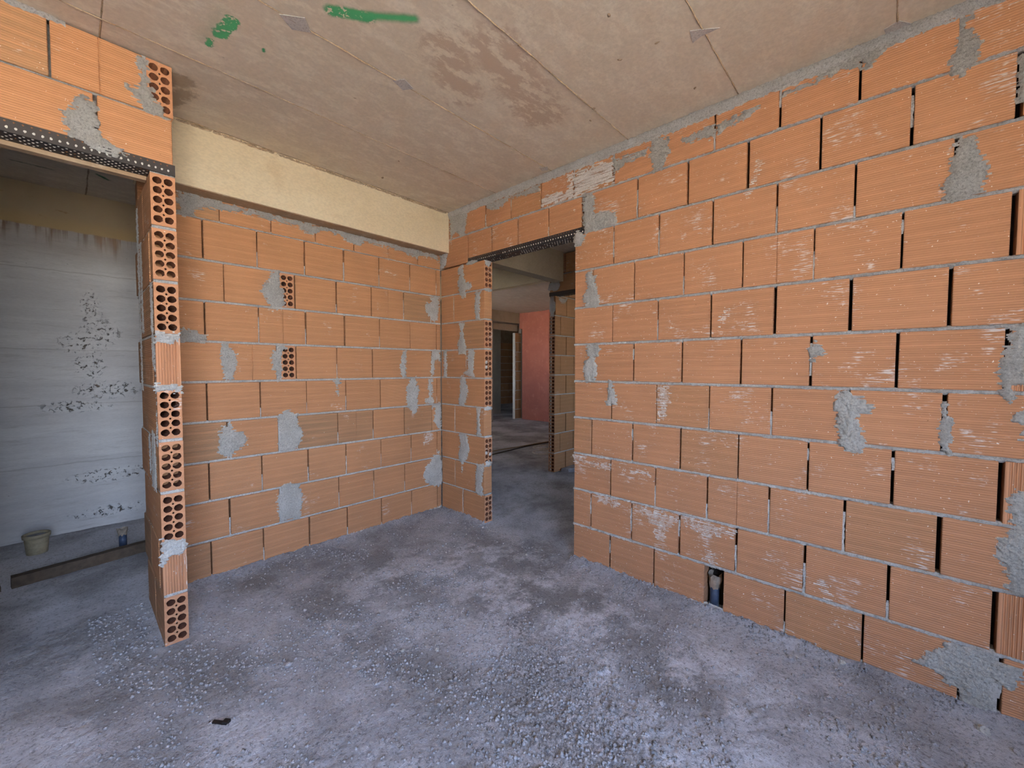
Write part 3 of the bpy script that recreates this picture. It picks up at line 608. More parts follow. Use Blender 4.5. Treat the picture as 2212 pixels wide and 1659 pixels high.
# ------------------------------------------------------------------ floor
def axis(a, fine0, fine1, b_, hf, hc):
    return np.concatenate([np.arange(a, fine0, hc), np.arange(fine0, fine1, hf), np.arange(fine1, b_+hc, hc)])
xs = axis(-5.0, -2.5, .12, 10.0, .0085, .07); ys = axis(-4.4, -2.75, .02, 8.9, .0085, .07)
X, Y = np.meshgrid(xs, ys)
def floor_z(X, Y):
    X = np.asarray(X, float); Y = np.asarray(Y, float)
    dA = np.where((X > -2.06) & (X < 0), np.abs(Y), 9); dB = np.where((Y < -1.46) | ((Y > -.58) & (Y < 0)), np.abs(X), 9)
    d = np.minimum(dA, dB)
    fil = .034*np.exp(-(d/.05)**1.3)*(.55+.6*fbm(X*40, Y*40, 5, 3))
    g_ = np.clip((fbm(X*1.6, Y*1.6, 77, 3)-.45)*5, 0, 1)
    grav = np.clip(np.exp(-(((X+1.05)/.42)**2+((Y+2.15)/.42)**2))*1.3+np.exp(-d/.10), 0, 1)
    z = -.002+.010*(fbm(X*2.2, Y*2.2, 1, 3)-.5)+.008*(fbm(X*13, Y*13, 3, 4, .6)-.5)+fil
    z = z+(.006+.014*np.maximum(g_*.6, grav))*(fbm(X*42, Y*42, 9, 4, .75)-.5)
    z = z+.0035*np.clip(vn(X*80, Y*80, 21)-.72, 0, 1)*6*(.3+grav)
    # a patch of tread prints
    tr = np.exp(-(((X+1.22)/.07)**2+((Y+1.42)/.05)**2))
    z = z-.004*tr*(np.sin((X*.9+Y*.4)*2*PI/.016) > 0)
    return z
Z = floor_z(X, Y); ny_, nx_ = X.shape
V = np.stack([X.ravel(), Y.ravel(), Z.ravel()], 1)
idx = np.arange(ny_*nx_).reshape(ny_, nx_)
Fq = np.stack([idx[:-1, :-1].ravel(), idx[:-1, 1:].ravel(), idx[1:, 1:].ravel(), idx[1:, :-1].ravel()], 1)
me = bpy.data.meshes.new('floor'); me.vertices.add(len(V)); me.vertices.foreach_set('co', V.ravel())
me.loops.add(Fq.size); me.loops.foreach_set('vertex_index', Fq.ravel()); me.polygons.add(len(Fq))
me.polygons.foreach_set('loop_start', np.arange(0, Fq.size, 4)); me.polygons.foreach_set('loop_total', np.full(len(Fq), 4)); me.update(calc_edges=True)
me.polygons.foreach_set('use_smooth', [True]*len(Fq)); me.materials.append(FL)
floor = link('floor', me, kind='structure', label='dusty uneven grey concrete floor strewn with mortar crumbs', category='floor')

# ------------------------------------------------------------------ back wall (left of the corner)
wall_A = empty('wall_back', (-1.03, .044, 0), kind='structure', label='orange hollow-brick wall under the yellow concrete beam, left of the room corner', category='wall')
odd = [-2.055, -1.768, -1.480, -1.189, -.905, -.617, -.330, -.052, -.003]
even = [-1.955, -1.667, -1.376]; even_r = [-1.256, -.968, -.683, -.395, -.110, -.003]
GR = {7: [-1.35], 4: [-.824], 8: [-.543], 6: [-1.512]}
msA = Strips('A')
for r in range(1, 10):
    if r % 2: segs = list(zip(odd[:-1], odd[1:]))
    else:
        segs = list(zip(even[:-1], even[1:]))+list(zip(even_r[:-1], even_r[1:]))
        zc = (r-.5)*RH+.001
        link('brick', perf_mesh(.088, BR_A, W=.090, seed=r), wall_A, (-1.305, .001, zc), label='header brick showing its two columns of round holes')
        msA.box(-1.376, -1.350, (r-1)*RH, r*RH, -.06, -.004)
        msA.box(-2.055, -1.957, (r-1)*RH, r*RH, -.085, -.003) if False else None
    for a, b_ in segs:
        put_brick('A', a, b_, r, wall_A, BR_A, gap=.009, groove=any(a < q < b_ for q in GR.get(r, [])))
    for a, b_ in segs[1:]:
        if random.random() < .55:
            z0 = (r-1)*RH+.006; hgt = random.uniform(.06, .17)
            msA.grid(a-.0045, a+.0045, z0, z0+hgt, -.008, -.001, seed=random.randrange(9999), res=.004, wob=.004)
j10 = [-2.055, -1.97, -1.681, -1.395, -1.111, -.825, -.534, -.25, -.003]
for a, b_ in zip(j10[:-1], j10[1:]):
    put_brick('A', a, b_, 10, wall_A, BR_A, H=.125, z=2.205+.065)
for k in range(1, 10): msA.grid(-2.05, -.002, k*RH-.0095, k*RH+.0105, -.010, .0065, seed=k*31, wob=.0035); msA.box(-2.05, -.002, k*RH-.007, k*RH+.007, -.08, -.011)
boxes('shade_core', [(-2.05, -.002, .058, .072, 0, 2.33)], RECESS_SHADE, wall_A)  # near-black sheet standing in for shade behind joints and holes
msA.grid(-1.97, -.002, -.01, .034, -.01, .018, seed=991, wob=.010)
msA.build('bedding_mortar', MO, wall_A)
sd = 100
for P in PATCH_A[1:]:
    height_patch('mortar_patch', 'A', P, wall_A, MO_P, th=.009, seed=sd); sd += 7
height_patch('mortar_patch', 'A', [(u, min(z, 2.336)) for u, z in PATCH_A[0]], wall_A, MO_P, th=.012, seed=3, jag=.02)
for P in LIME_A: height_patch('lime_smear', 'A', P, wall_A, LIME, th=.001, jag=.02, seed=sd); sd += 7

# yellow beam over the back wall
beam = boxes('ceiling_beam', [(-2.06, .0, -.122, .092, 2.337, 2.70)], BEAM, kind='structure', label='pale yellow concrete beam running along the ceiling above the back wall', category='beam')
un = Strips('A'); un.grid(-1.98, -.03, 2.668, 2.690, .118, .134, seed=5, wob=.004)
link('top_joint', mesh('top_joint', un.V, un.F, SEAM, True), beam, kind='stuff')
un = Strips('A')
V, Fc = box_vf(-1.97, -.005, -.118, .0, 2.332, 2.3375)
link('underside', mesh('underside', V, Fc, UND), beam, label='brown underside of the beam')

# ------------------------------------------------------------------ right wall with the doorway
wall_B = empty('wall_right', (.044, -1.85, 0), kind='structure', label='long orange hollow-brick wall with the doorway, right of the room corner', category='wall')
msB = Strips('B')
o1 = [-1.466, -1.752, -2.043, -2.333, -2.622, -2.910, -3.203, -3.49, -3.78]
e1 = [-1.466, -1.606, -1.895, -2.187, -2.481, -2.772, -3.063, -3.352]
GB = {8: [-2.629], 3: [-2.48]}
for r in range(1, 12):
    H = BH if r < 11 else .222; zc = (r-.5)*RH+.001 if r < 11 else 2.455+.111
    if r == 1: segs = [(-1.466, -1.752), (-1.752, -2.042), (-2.042, -2.330), (-2.420, -2.70), (-2.70, -2.986), (-2.986, -3.275), (-3.375, -3.66), (-3.66, -3.78)]
    elif r < 10:
        q = o1 if r % 2 else e1; segs = list(zip(q[:-1], q[1:]))
        if r % 2 == 0: segs += [(-3.465, -3.75)]
    elif r == 10:
        q = [-.003, -.085, -.375, -.665, -.951, -1.237, -1.522]; segs = list(zip(q[:-1], q[1:]))
        q = [-1.588, -1.618, -1.907, -2.2, -2.493, -2.786, -3.077, -3.352]; segs += list(zip(q[1:-1], q[2:]))+[(-1.590, -1.905), (-3.465, -3.75)]
    else:
        q = [-.003, -.31, -.593, -.878, -1.169, -1.454, -1.747, -2.025, -2.333, -2.625, -2.914, -3.203, -3.49, -3.78]; segs = list(zip(q[:-1], q[1:]))
    for a, b_ in segs:
        put_brick('B', min(a, b_), max(a, b_), r, wall_B, BR_B, groove=any(min(a, b_) < g_ < max(a, b_) for g_ in GB.get(r, [])), H=H, z=zc, gap=.0115)
    for a, b_ in segs[1:]:
        if r == 1 and a == -2.420: continue
        if random.random() < .6:
            z0 = (r-1)*RH+.006; h_ = random.uniform(.05, .18); lo = random.random() < .65
            zz = z0 if lo else z0+.2-h_
            msB.grid(a-.0045, a+.0045, zz, zz+h_, -.007, .0025, seed=random.randrange(9999), res=.004, wob=.004)
    # the wall end at y = -3.41: upright header bricks in alternate courses
    if r % 2 == 0 and r < 11:
        V, Fc = box_vf(-.045, .045, -TH/2, TH/2, -BH/2, BH/2)
        if ('up',) not in _cache:
            VV, FF = [], []; k = 9
            prof = []
            for i in range(k*4+1):
                x = -.047+.094*i/(k*4); ph = i % 4; dd = 0 if (x < -.036 or x > .036) else (.0032 if ph in (1, 2) else 0)
                prof.append((x, dd))
            for x, dd in prof: VV += [(x, -TH/2+dd, -BH/2), (x, -TH/2+dd, BH/2)]
            for i in range(len(prof)-1): FF.append((2*i, 2*i+2, 2*i+3, 2*i+1))
            n = len(VV); VV += [(-.047, TH/2, -BH/2), (-.047, TH/2, BH/2), (.047, TH/2, BH/2), (.047, TH/2, -BH/2)]
            FF += [(n, n+1, n+2, n+3), (0, 1, n+1, n), (2*len(prof)-2, 2*len(prof)-1, n+2, n+3), tuple([1+2*i for i in range(len(prof))]+[n+2, n+1]), tuple([2*i for i in range(len(prof))]+[n+3, n])[::-1]]
            _cache[('up',)] = mesh('upright_brick', VV, FF, BR_V)
        link('brick', _cache[('up',)], wall_B, FR['B'][0](-3.41, zc, -TH/2+.002), (0, 0, -PI/2), label='upright brick with vertical grooves')
# left of the doorway
for r in range(1, 10):
    zc = (r-.5)*RH+.001; perf = r in (1, 3, 5, 6, 7, 9)
    if r in (1, 3, 5, 7): q = [-.003, -.296, -.58]
    elif r == 9: q = [-.003, -.286, -.58]
    elif r == 6: q = [-.003, -.052, -.35, -.425, -.58]
    elif r in (2, 4): q = [-.003, -.192, -.49, -.58]
    else: q = [-.003, -.183, -.475, -.58]
    for i, (a, b_) in enumerate(zip(q[:-1], q[1:])):
        gp = .010
        if perf and i == len(q)-2:
            D = abs(b_-a)-.012
            link('brick', perf_mesh(D, BR_A, seed=r+20), wall_B, (.044, -.58, zc), label='jamb brick showing two columns of round holes')
        elif i == len(q)-2:
            put_brick('B', b_, a-.02, r, wall_B, BR_A, z=zc)
        else: put_brick('B', b_, a, r, wall_B, BR_A, z=zc)
        if i and not (r % 2 == 0 and i == len(q)-2):
            msB.grid(a-.006, a+.006, (r-1)*RH+.004, r*RH-.004, -.006, .003, seed=r*77+i, res=.004, wob=.002)
    if r % 2 == 0: msB.box(q[-2]-.02, q[-2]+.012, (r-1)*RH, r*RH, -.05, -.002)
for k in range(1, 11):
    zj = k*RH if k < 10 else 2.4525
    if k < 9: msB.grid(-.58, -.002, zj-.0095, zj+.0105, -.010, .006, seed=k*41+7, wob=.003); msB.box(-.578, -.002, zj-.007, zj+.007, -.08, -.011)
    a0 = -1.466 if k < 9 else (-1.56 if k == 9 else -.002)
    msB.grid(-3.78, a0, zj-.0115, zj+.0105, -.011, .0075, seed=k*53+3, wob=.0055, lump=.7); msB.box(-3.78, a0-.002, zj-.007, zj+.007, -.08, -.009)
boxes('shade_core', [(.06, .075, -3.78, -2.425, 0, .25), (.06, .075, -2.325, -1.47, 0, .25), (.06, .075, -3.78, -1.47, .247, 2.2), (.06, .075, -.45, -.002, 0, 2.2), (.06, .075, -3.78, -.002, 2.215, 2.68)], RECESS_SHADE, wall_B)
msB.grid(-3.78, -.002, 2.648, 2.700, .000, .030, seed=17, wob=.006, lump=.5)
msB.grid(-3.78, -.002, 2.630, 2.665, -.002, .010, seed=18, wob=.014, lump=.6)
msB.grid(-3.78, -1.47, -.01, .030, -.01, .018, seed=992, wob=.008); msB.grid(-.58, -.002, -.01, .022, -.01, .010, seed=993, wob=.008)
msB.box(-3.372, -3.278, 0, .24, -.06, -.003)
msB.build('bedding_mortar', MO, wall_B)
sd = 900
for i, P in enumerate(PATCH_B):
    height_patch('mortar_patch', 'B', [(u, min(z, 2.685)) for u, z in P], wall_B, MO_P, th=.011, seed=sd, jag=.014); sd += 7
for i, P in enumerate(LIME_B): height_patch('lime_smear', 'B', P, wall_B, WASH if i < 2 else LIME, th=.0012, jag=.022, seed=sd, res=.004); sd += 7
height_patch('mortar_patch', 'B', [(-.002, 2.34), (-.002, 2.20), (-.03, 2.205), (-.075, 2.25), (-.11, 2.345), (-.115, 2.36)], wall_B, MO, th=.02, seed=5)
# dabs of mortar on the jamb end
def lump(name, c, s, parent, m, seed=0, **kw):
    rs = random.Random(seed); V, Fc = [], []; nu, nv = 12, 8
    for j in range(nv+1):
        ph = PI*j/nv
        for i in range(nu):
            th = 2*PI*i/nu; k = 1+rs.uniform(-.22, .22)
            V.append((s[0]*k*math.sin(ph)*math.cos(th), s[1]*k*math.sin(ph)*math.sin(th), s[2]*k*math.cos(ph)))
    for j in range(nv):
        for i in range(nu): Fc.append((j*nu+i, (j+1)*nu+i, (j+1)*nu+(i+1) % nu, j*nu+(i+1) % nu))
    return link(name, mesh(name, V, Fc, m, True), parent, c, **kw)
for i, (z, sx_, sz_) in enumerate(((2.195, .045, .028), (2.185, .03, .035), (1.96, .046, .016), (1.715, .044, .008), (1.47, .046, .009), (1.226, .046, .008), (.975, .047, .020), (.735, .046, .011), (.505, .046, .026), (.247, .046, .006))):
    lump('mortar_dab', (.044, -.574, z), (sx_, .012, sz_), wall_B, MO_L, seed=i)
for i, (x, z) in enumerate(((.022, 1.36), (.022, 1.32), (.02, .60), (.065, .585))): lump('mortar_dab', (x, -.578, z), (.014, .008, .014), wall_B, MO_L, seed=40+i)
lump('mortar_dab', (.0, -.43, 2.203), (.012, .075, .018), wall_B, MO_L, seed=61)
lump('mortar_dab', (-.002, -1.497, 2.175), (.014, .035, .045), wall_B, MO, seed=62)

# perforated steel lintels: a channel with squeezed-out mortar in its holes
def channel(name, fr, u0, u1, z0, leg, parent, dots_white, seed, label, m=STEEL):
    f = FR[fr][0]; L = abs(u1-u0); ch = Strips(fr); t = .0025
    a, b_ = min(u0, u1), max(u0, u1)
    ch.box(a, b_, z0, z0+leg, .002, .002+t); ch.box(a, b_, z0-t, z0, -.092, .0045); ch.box(a, b_, z0, z0+leg, -.092, -.092+t)
    o = link(name, mesh(name, ch.V, ch.F, m), parent, label=label)
    rs = random.Random(seed); W_, Rr_ = ([], []), ([], [])
    def disc(c, nrm, r, T, k=8, sx=1.):
        V, Fc = T; n = len(V); c = Vector(c); nrm = Vector(nrm); up = Vector(f(0, 1, 0))-Vector(f(0, 0, 0)) if abs(nrm.z) < .5 else Vector(f(0, 0, 1))-Vector(f(0, 0, 0)); rt = nrm.cross(up)
        for i in range(k):
            q = rs.uniform(.75, 1.2); V.append(c+(rt*math.cos(i*2*PI/k)*sx+up*math.sin(i*2*PI/k))*r*q)
        V.append(c+nrm*.0025); Fc.extend([(n+i, n+(i+1) % k, n+k) for i in range(k)])
    fn = Vector(f(0, 0, 1))-Vector(f(0, 0, 0)); n_ = int(L/.0222)
    for i in range(n_):
        u = a+.012+i*.0222
        disc(f(u, z0+leg*.80, .0047), fn, .0032, Rr_)
        wt = dots_white(u)
        disc(f(u+.004, z0+leg*.33, .0047), fn, .0052 if wt > rs.random() else .0032, W_ if wt > rs.random()*.8 else Rr_, sx=.8)
        for j in range(5):
            if rs.random() < .3+.7*wt: disc(f(u+(.011 if j % 2 else 0), z0-.0026, -.008-j*.0175), (0, 0, -1), .0042, W_ if rs.random() < .25+.6*wt else Rr_)
    link('mortar_plug', mesh('mortar_plug', *W_, DOT), o, kind='stuff'); link('rust_hole', mesh('rust_hole', *Rr_, DOTR), o, kind='stuff')
    return o
channel('lintel', 'B', -.384, -1.545, 2.199, .045, wall_B, lambda u: .85 if u < -.95 else .5, 3, 'black perforated steel lintel over the doorway')

# opening left in the bottom course, with the cut brick and the pipe behind it
pipe = tube('drain_pipe', [(.060, -2.365, -.02), (.060, -2.366, .13)], .024, PVC, n=14, label='blue-grey pipe stub with torn top standing in the gap of the right wall', category='pipe')
rag = []
V, Fc = [], []
for j in range(4):
    for i in range(14):
        th = 2*PI*i/14; r = .0255*(1+.05*j)+random.uniform(0, .005)*j; V.append((.060+r*math.cos(th), -2.366+r*math.sin(th), .105+j*.024+(random.uniform(-.012, .014) if j in (0, 3) else 0)))
for j in range(3):
    for i in range(14): Fc.append((j*14+i, j*14+(i+1) % 14, (j+1)*14+(i+1) % 14, (j+1)*14+i))
link('torn_wrapping', mesh('torn_wrapping', V, Fc, RAG), pipe)
boxes('gap_backing', [(.0885, .13, -2.45, -2.30, -.02, .26)], RECESS_SHADE, wall_B)  # near-black backing: shade of the gap put in as colour

# ------------------------------------------------------------------ partition stub and the opening on the left
wall_C = empty('wall_left', (-2.018, -.55, 0), kind='structure', label='narrow brick stub with holed bricks at the left and the lintel wall above the left opening', category='wall')
msP = Strips('P'); msC = Strips('C')
for r in range(1, 10):
    zc = (r-.5)*.2437+.001; H = .229; rib = r in (2, 6)
    D0 = .290 if r % 2 else .100
    if not rib: link('brick', perf_mesh(D0-.009, BR_A, H=H, seed=r+50), wall_C, (-2.017, -.595, zc), (0, 0, random.uniform(-.01, .01)), label='brick end showing two columns of five round holes')
    else:
        me = _cache[('up',)]; o = link('brick', me, wall_C, (-2.017, -.595+TH/2, zc), label='upright brick with vertical grooves'); o.scale = (.94, 1, 1)
    y = -.595+D0
    for L in ([.29] if r % 2 else [.29, .285]):
        me = brick_mesh(L-.009, H, BR_A); link('brick', me, wall_C, (-2.062+TH/2, y+L/2, zc), (0, 0, -PI/2+random.uniform(-.004, .004))); y += L
    if r % 2: me = brick_mesh(.1, H, BR_A)
    msP.grid(-.595+D0-.006, -.595+D0+.006, zc-H/2, zc+H/2, -.008, .002, seed=r*9, res=.004)
    if r % 2: msP.grid(-.017, -.003, zc-H/2, zc+H/2, -.008, .004, seed=r*9+1, res=.004)
for k in range(1, 9):
    z = k*.2437
    msP.grid(-.595, .085, z-.008, z+.008, -.010, .003, seed=k*5, wob=.003); msC.grid(-2.06, -1.974, z-.008, z+.008, -.008, .004, seed=k*6, wob=.002, lump=.7)
    msP.box(-.592, .08, z-.007, z+.007, -.085, -.009)
msC.grid(-2.06, -1.974, 2.188, 2.196, -.01, .003, seed=3)
FRr = Strips('P'); msP.build('side_mortar', MO, wall_C); msC.build('front_mortar', MO_L, wall_C)
for i, (y0, y1, z0, z1) in enumerate(((-.11, -.06, 1.2, 2.15), (-.22, -.17, 1.5, 1.95), (-.56, -.52, 1.3, 1.7), (-.595, -.57, .95, 1.45), (-.50, -.38, .72, 1.0), (-.33, -.28, .78, .98))):
    zs = [z0+(z1-z0)*t for t in (0, .3, .6, 1)]; rs = random.Random(i)
    P = [(y0+rs.uniform(-.01, .01), z) for z in zs]+[(y1+rs.uniform(-.012, .012), z) for z in zs[::-1]]
    height_patch('mortar_patch', 'P', P, wall_C, MO_L if i > 2 else MO, th=.005, seed=i+70)
for i, P in enumerate(PATCH_D): height_patch('mortar_patch', 'C', P, wall_C, MO_L, th=.012, seed=i+33, jag=.012)
# wall above the left opening
for a, b_, gr in ((-2.225, -1.973, 0), (-2.515, -2.228, 0), (-2.81, -2.518, 0), (-3.10, -2.813, 0)): put_brick('C', a, b_, 10, wall_C, BR_A, z=2.331, H=.228)
for a, b_, gr in ((-2.345, -2.072, 1), (-2.638, -2.350, 0), (-2.93, -2.64, 0), (-3.10, -2.93, 0)): put_brick('C', a, b_, 11, wall_C, BR_A, z=2.568, H=.228, groove=bool(gr))
link('brick', perf_mesh(.088, BR_A, H=.228, seed=77), wall_C, (-2.017, -.595, 2.568), label='brick end with round holes half smeared with mortar')
m2 = Strips('C'); m2.grid(-3.10, -1.98, 2.446, 2.453, -.008, .004, seed=8, wob=.003); m2.box(-3.1, -1.98, 2.444, 2.454, -.08, -.008); m2.box(-2.075, -2.060, 2.455, 2.685, -.05, -.002); m2.box(-3.1, -1.98, 2.21, 2.685, -.075, -.06)
m2.grid(-3.1, -2.3, 2.668, 2.692, .0, .012, seed=9, wob=.010)
m2.build('lintel_mortar', MO, wall_C)
for i, P in enumerate(PATCH_C): height_patch('mortar_patch', 'C', [(u, min(z, 2.684)) for u, z in P], wall_C, MO_P, th=.011, seed=i+210, jag=.016)
lin = channel('lintel', 'C', -1.972, -3.10, 2.196, .046, wall_C, lambda u: .95, 9, 'black perforated steel lintel with pale mortar dots over the left opening')
height_patch('mortar_patch', 'C', [(-2.27, 2.245), (-2.20, 2.245), (-2.135, 2.25), (-2.14, 2.225), (-2.18, 2.21), (-2.24, 2.222)], wall_C, MO_L, th=.006, base=.006, seed=5)
V, Fc = box_vf(-3.1, -2.07, -.50, -.40, 2.188, 2.70)   # rough concrete strip behind the lintel
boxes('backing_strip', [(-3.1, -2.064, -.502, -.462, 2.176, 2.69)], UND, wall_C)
# wall beyond the opening on its left, outside the frame; its edge is set inward to shade the concrete wall
wall_F = empty('wall_far_left', (-3.7, -.55, 0), kind='structure', label='brick wall left of the left opening, outside the picture', category='wall')
mF = Strips('C')
for r in range(1, 12):
    u = -2.625 if r < 10 else -3.103
    zc = (r-.5)*.2437+.001 if r < 10 else (2.331 if r == 10 else 2.568)
    first = .145 if r % 2 else .288
    while u > -4.6:
        L = first if u > -2.63 or u > -3.11 and r > 9 else .288
        put_brick('C', u-L, u, r, wall_F, BR_A, z=zc, H=.229); u -= L+.004
    if r < 9: mF.box(-4.65, -2.63, r*.2437-.007, r*.2437+.007, -.085, -.001)
mF.box(-4.65, -2.63, 0, 2.195, -.080, -.06); mF.box(-4.65, -3.11, 2.19, 2.69, -.08, -.003); mF.box(-4.9, -4.55, 0, 2.70, -.088, .006)
mF.build('bedding_mortar', MO, wall_F)

# ------------------------------------------------------------------ rooms behind the doorway
wall_K = empty('wall_second', (2.4, .044, 0), kind='structure', label='brick wall seen through the doorway with a column of holed bricks at its end', category='wall')
msK = Strips('K')
for r in range(1, 10):
    zc = (r-.5)*RH; D = .24 if r % 2 else .113
    if r < 9:
        o = link('brick', perf_mesh(D-.006, BR_H, W=.090, H=.229, seed=r+90), wall_K, (1.742, .047, zc), (0, 0, -PI/2), label='dark brick end showing two columns of round holes')
    else: put_brick('K', 1.742, 1.742+D, r, wall_K, BR_H, z=zc)
    u = 1.742+D
    while u < 3.9: put_brick('K', u, u+.29, r, wall_K, BR_H, z=zc); u += .292
    msK.grid(1.745, 3.9, r*RH-.008, r*RH+.008, -.01, .003, seed=r*3, res=.012); msK.box(1.745, 3.9, r*RH-.007, r*RH+.007, -.085, -.009)
for r in (10, 11):
    u = 1.745 if r == 10 else 1.86
    while u < 3.9: put_brick('K', u, u+.29, r, wall_K, BR_H, z=(r-.5)*RH-(.005 if r == 11 else 0), H=.222); u += .292
msK.box(1.745, 3.9, .0, 2.69, -.075, -.06)
msK.build('bedding_mortar', MO, wall_K)
lump('mortar_dab', (1.742, .047, 2.07), (.012, .046, .12), wall_K, MO, seed=7)
height_patch('mortar_patch', 'K', [(1.80, 2.19), (2.0, 2.19), (1.95, 2.13), (1.86, 2.12)], wall_K, MO, th=.01, seed=71)
wall_M = empty('wall_third', (1.785, -.6, 2.2), kind='structure', label='brick wall above the second doorway with a steel lintel', category='wall')
u = .09; i = 0
for r, z in ((10, 2.33), (11, 2.572)):
    q = [.09, -.02, -.30, -.59, -.88, -1.17] if r == 10 else [.09, -.15, -.44, -.73, -1.02, -1.17]
    for a, b_ in zip(q[:-1], q[1:]):
        me = brick_mesh(abs(a-b_)-.009, .226, BR_H); link('brick', me, wall_M, (1.785, (a+b_)/2, z), (0, 0, -PI/2))
mm = Strips('L2'); mm.box(-1.17, .09, 2.448, 2.454, -.085, -.003); mm.box(-1.17, .09, 2.215, 2.69, -.06, -.05); mm.build('bedding_mortar', MO, wall_M)
channel('lintel', 'L2', .09, -1.2, 2.199, .045, wall_M, lambda u: 0., 5, 'dark steel lintel of the second doorway')
lump('mortar_dab', (1.738, .02, 2.31), (.012, .09, .05), wall_M, MO, seed=17)
boxes('wall_second_side', [(1.742, 1.832, -4.4, -1.17, -.05, 2.70)], PLW, kind='structure', label='wall of the second room hidden behind the right brick wall', category='wall')
# concrete beams beyond the doorway
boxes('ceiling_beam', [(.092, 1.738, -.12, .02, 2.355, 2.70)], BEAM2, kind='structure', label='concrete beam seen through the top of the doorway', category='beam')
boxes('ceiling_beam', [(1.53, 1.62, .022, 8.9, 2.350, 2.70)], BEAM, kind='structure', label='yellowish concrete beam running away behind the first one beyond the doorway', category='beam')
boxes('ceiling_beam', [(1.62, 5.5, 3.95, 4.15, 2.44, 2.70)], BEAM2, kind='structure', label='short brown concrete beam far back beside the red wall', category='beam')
boxes('wall_red', [(5.5, 5.62, .1, 3.86, -.05, 2.70), (5.5, 5.62, 3.86, 3.95, 2.3, 2.70)], PL, kind='structure', label='red plastered wall far back beyond the doorway', category='wall')
# far brick pier, dark doorway and the last brick wall
wall_G = empty('wall_far', (5.2, 4.05, 0), kind='structure', label='dark brick wall with a doorway left of the red wall', category='wall')
for r in range(1, 10):
    z = (r-.5)*RH
    for a, b_ in ((5.62, 5.395),) if r % 2 else ((5.62, 5.50), (5.50, 5.395)): put_brick('G', min(a, b_), max(a, b_), r, wall_G, BR_H, z=z)
mg = Strips('G'); mg.box(5.385, 5.615, 0, 2.2, -.08, -.006); mg.grid(5.385, 5.41, .3, 2.15, -.004, .01, seed=4, res=.02, wob=.01); mg.build('bedding_mortar', MO, wall_G)
boxes('lintel', [(4.6, 5.50, 4.02, 4.10, 2.25, 2.40)], BEAM2, wall_G, label='pale concrete lintel end')
boxes('wall_hall_far', [(.86, 4.6, 4.0, 4.09, -.05, 2.70), (4.6, 5.7, 4.15, 4.2, 2.40, 2.70), (5.62, 9.9, 4.0, 4.09, -.05, 2.70)], PLW, kind='structure', label='wall beside the far dark doorway', category='wall')
boxes('wall_far_partition', [(4.6, 6.09, 5.2, 5.3, -.05, 2.70)], PLW, kind='structure', label='unlit partition inside the far doorway', category='wall')
wall_H = empty('wall_last', (7.8, 7.25, 0), kind='structure', label='dim brick wall at the very back, seen through the far doorway', category='wall')
for r in range(1, 10):
    u = 6.9+(.145 if r % 2 else 0)
    while u < 9.7: put_brick('H', u, u+.29, r, wall_H, BR_H); u += .292
mh = Strips('H'); mh.box(6.9, 9.9, 0, 2.21, -.08, -.008); mh.build('bedding_mortar', MO, wall_H)
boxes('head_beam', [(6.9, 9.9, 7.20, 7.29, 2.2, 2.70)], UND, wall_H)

# ------------------------------------------------------------------ things in the room beyond the left opening
def fz(x, y): return float(floor_z(np.array([x]), np.array([y]))[0])
tb = empty('timber', (-2.28, .79, 0), label='dark squared timber lying across the floor beyond the left opening', category='timber')
rs = random.Random(4); V = []; p0, p1 = Vector((-2.60, .735, 0)), Vector((-1.70, .865, 0)); dv = (p1-p0).normalized(); nv = Vector((-dv.y, dv.x, 0))
n = 24
for i in range(n+1):
    c = p0.lerp(p1, i/n); 
    for s, z in ((0, -.004), (0, .062), (1, .064), (1, -.004)):
        V.append(c+nv*(s*.05)+Vector((0, 0, z+.003))+Vector((rs.uniform(-.001, .001), rs.uniform(-.001, .001), rs.uniform(-.0015, .0015))))
Fc = []
for i in range(n):
    for k in range(4): a = i*4+k; b_ = i*4+(k+1) % 4; Fc.append((a, b_, b_+4, a+4))
Fc += [(0, 1, 2, 3), (n*4, n*4+1, n*4+2, n*4+3)]
link('beam', mesh('beam', V, Fc, WOOD), tb)
V, Fc = [], []
for i in range(9):
    c = Vector((-3.3, .60, 0)).lerp(Vector((-2.64, .735, 0)), i/8)
    for s, z in ((0, 0), (0, .028), (1, .028), (1, 0)): V.append(c+nv*(s*.075)+Vector((0, 0, z)))
for i in range(8):
    for k in range(4): a = i*4+k; b_ = i*4+(k+1) % 4; Fc.append((a, b_, b_+4, a+4))
Fc += [(0, 1, 2, 3), (32, 33, 34, 35)]
pk = link('plank', mesh('plank', V, Fc, WOOD), None, label='thin pale plank lying at the left end of the dark timber', category='plank')
# shallow pail
pa = empty('bucket', (-2.525, 1.36, 0), label='small dusty cream pail with a wide rim by the concrete wall', category='bucket')
def lathe(name, prof, c, m, parent, n=28, sq=(1, 1), jit=0):
    V, Fc = [], []
    for r, z in prof:
        for i in range(n): th = 2*PI*i/n; V.append((r*math.cos(th)*sq[0], r*math.sin(th)*sq[1], z))
    for j in range(len(prof)-1):
        for i in range(n): Fc.append((j*n+i, j*n+(i+1) % n, (j+1)*n+(i+1) % n, (j+1)*n+i))
    return link(name, mesh(name, V, Fc, m, True), parent, c)
zf = fz(-2.525, 1.36)-.004
lathe('body', [(.001, 0), (.046, 0), (.052, .005), (.062, .135), (.060, .135), (.050, .01), (.001, .008)], (-2.525, 1.36, zf), PAIL, pa)
lathe('rim', [(.061, .118), (.068, .120), (.070, .142), (.066, .146), (.058, .144), (.059, .12)], (-2.525, 1.36, zf), PAIL, pa)
lathe('contents', [(.001, .132), (.03, .134), (.059, .128)], (-2.525, 1.36, zf), ST, pa)
pp = tube('pipe_stub', [(-2.102, 1.056, -.01), (-2.102, 1.056, .09)], .022, PVC, n=14, label='blue-grey pipe stub with frayed wrapping standing behind the dark timber', category='pipe')
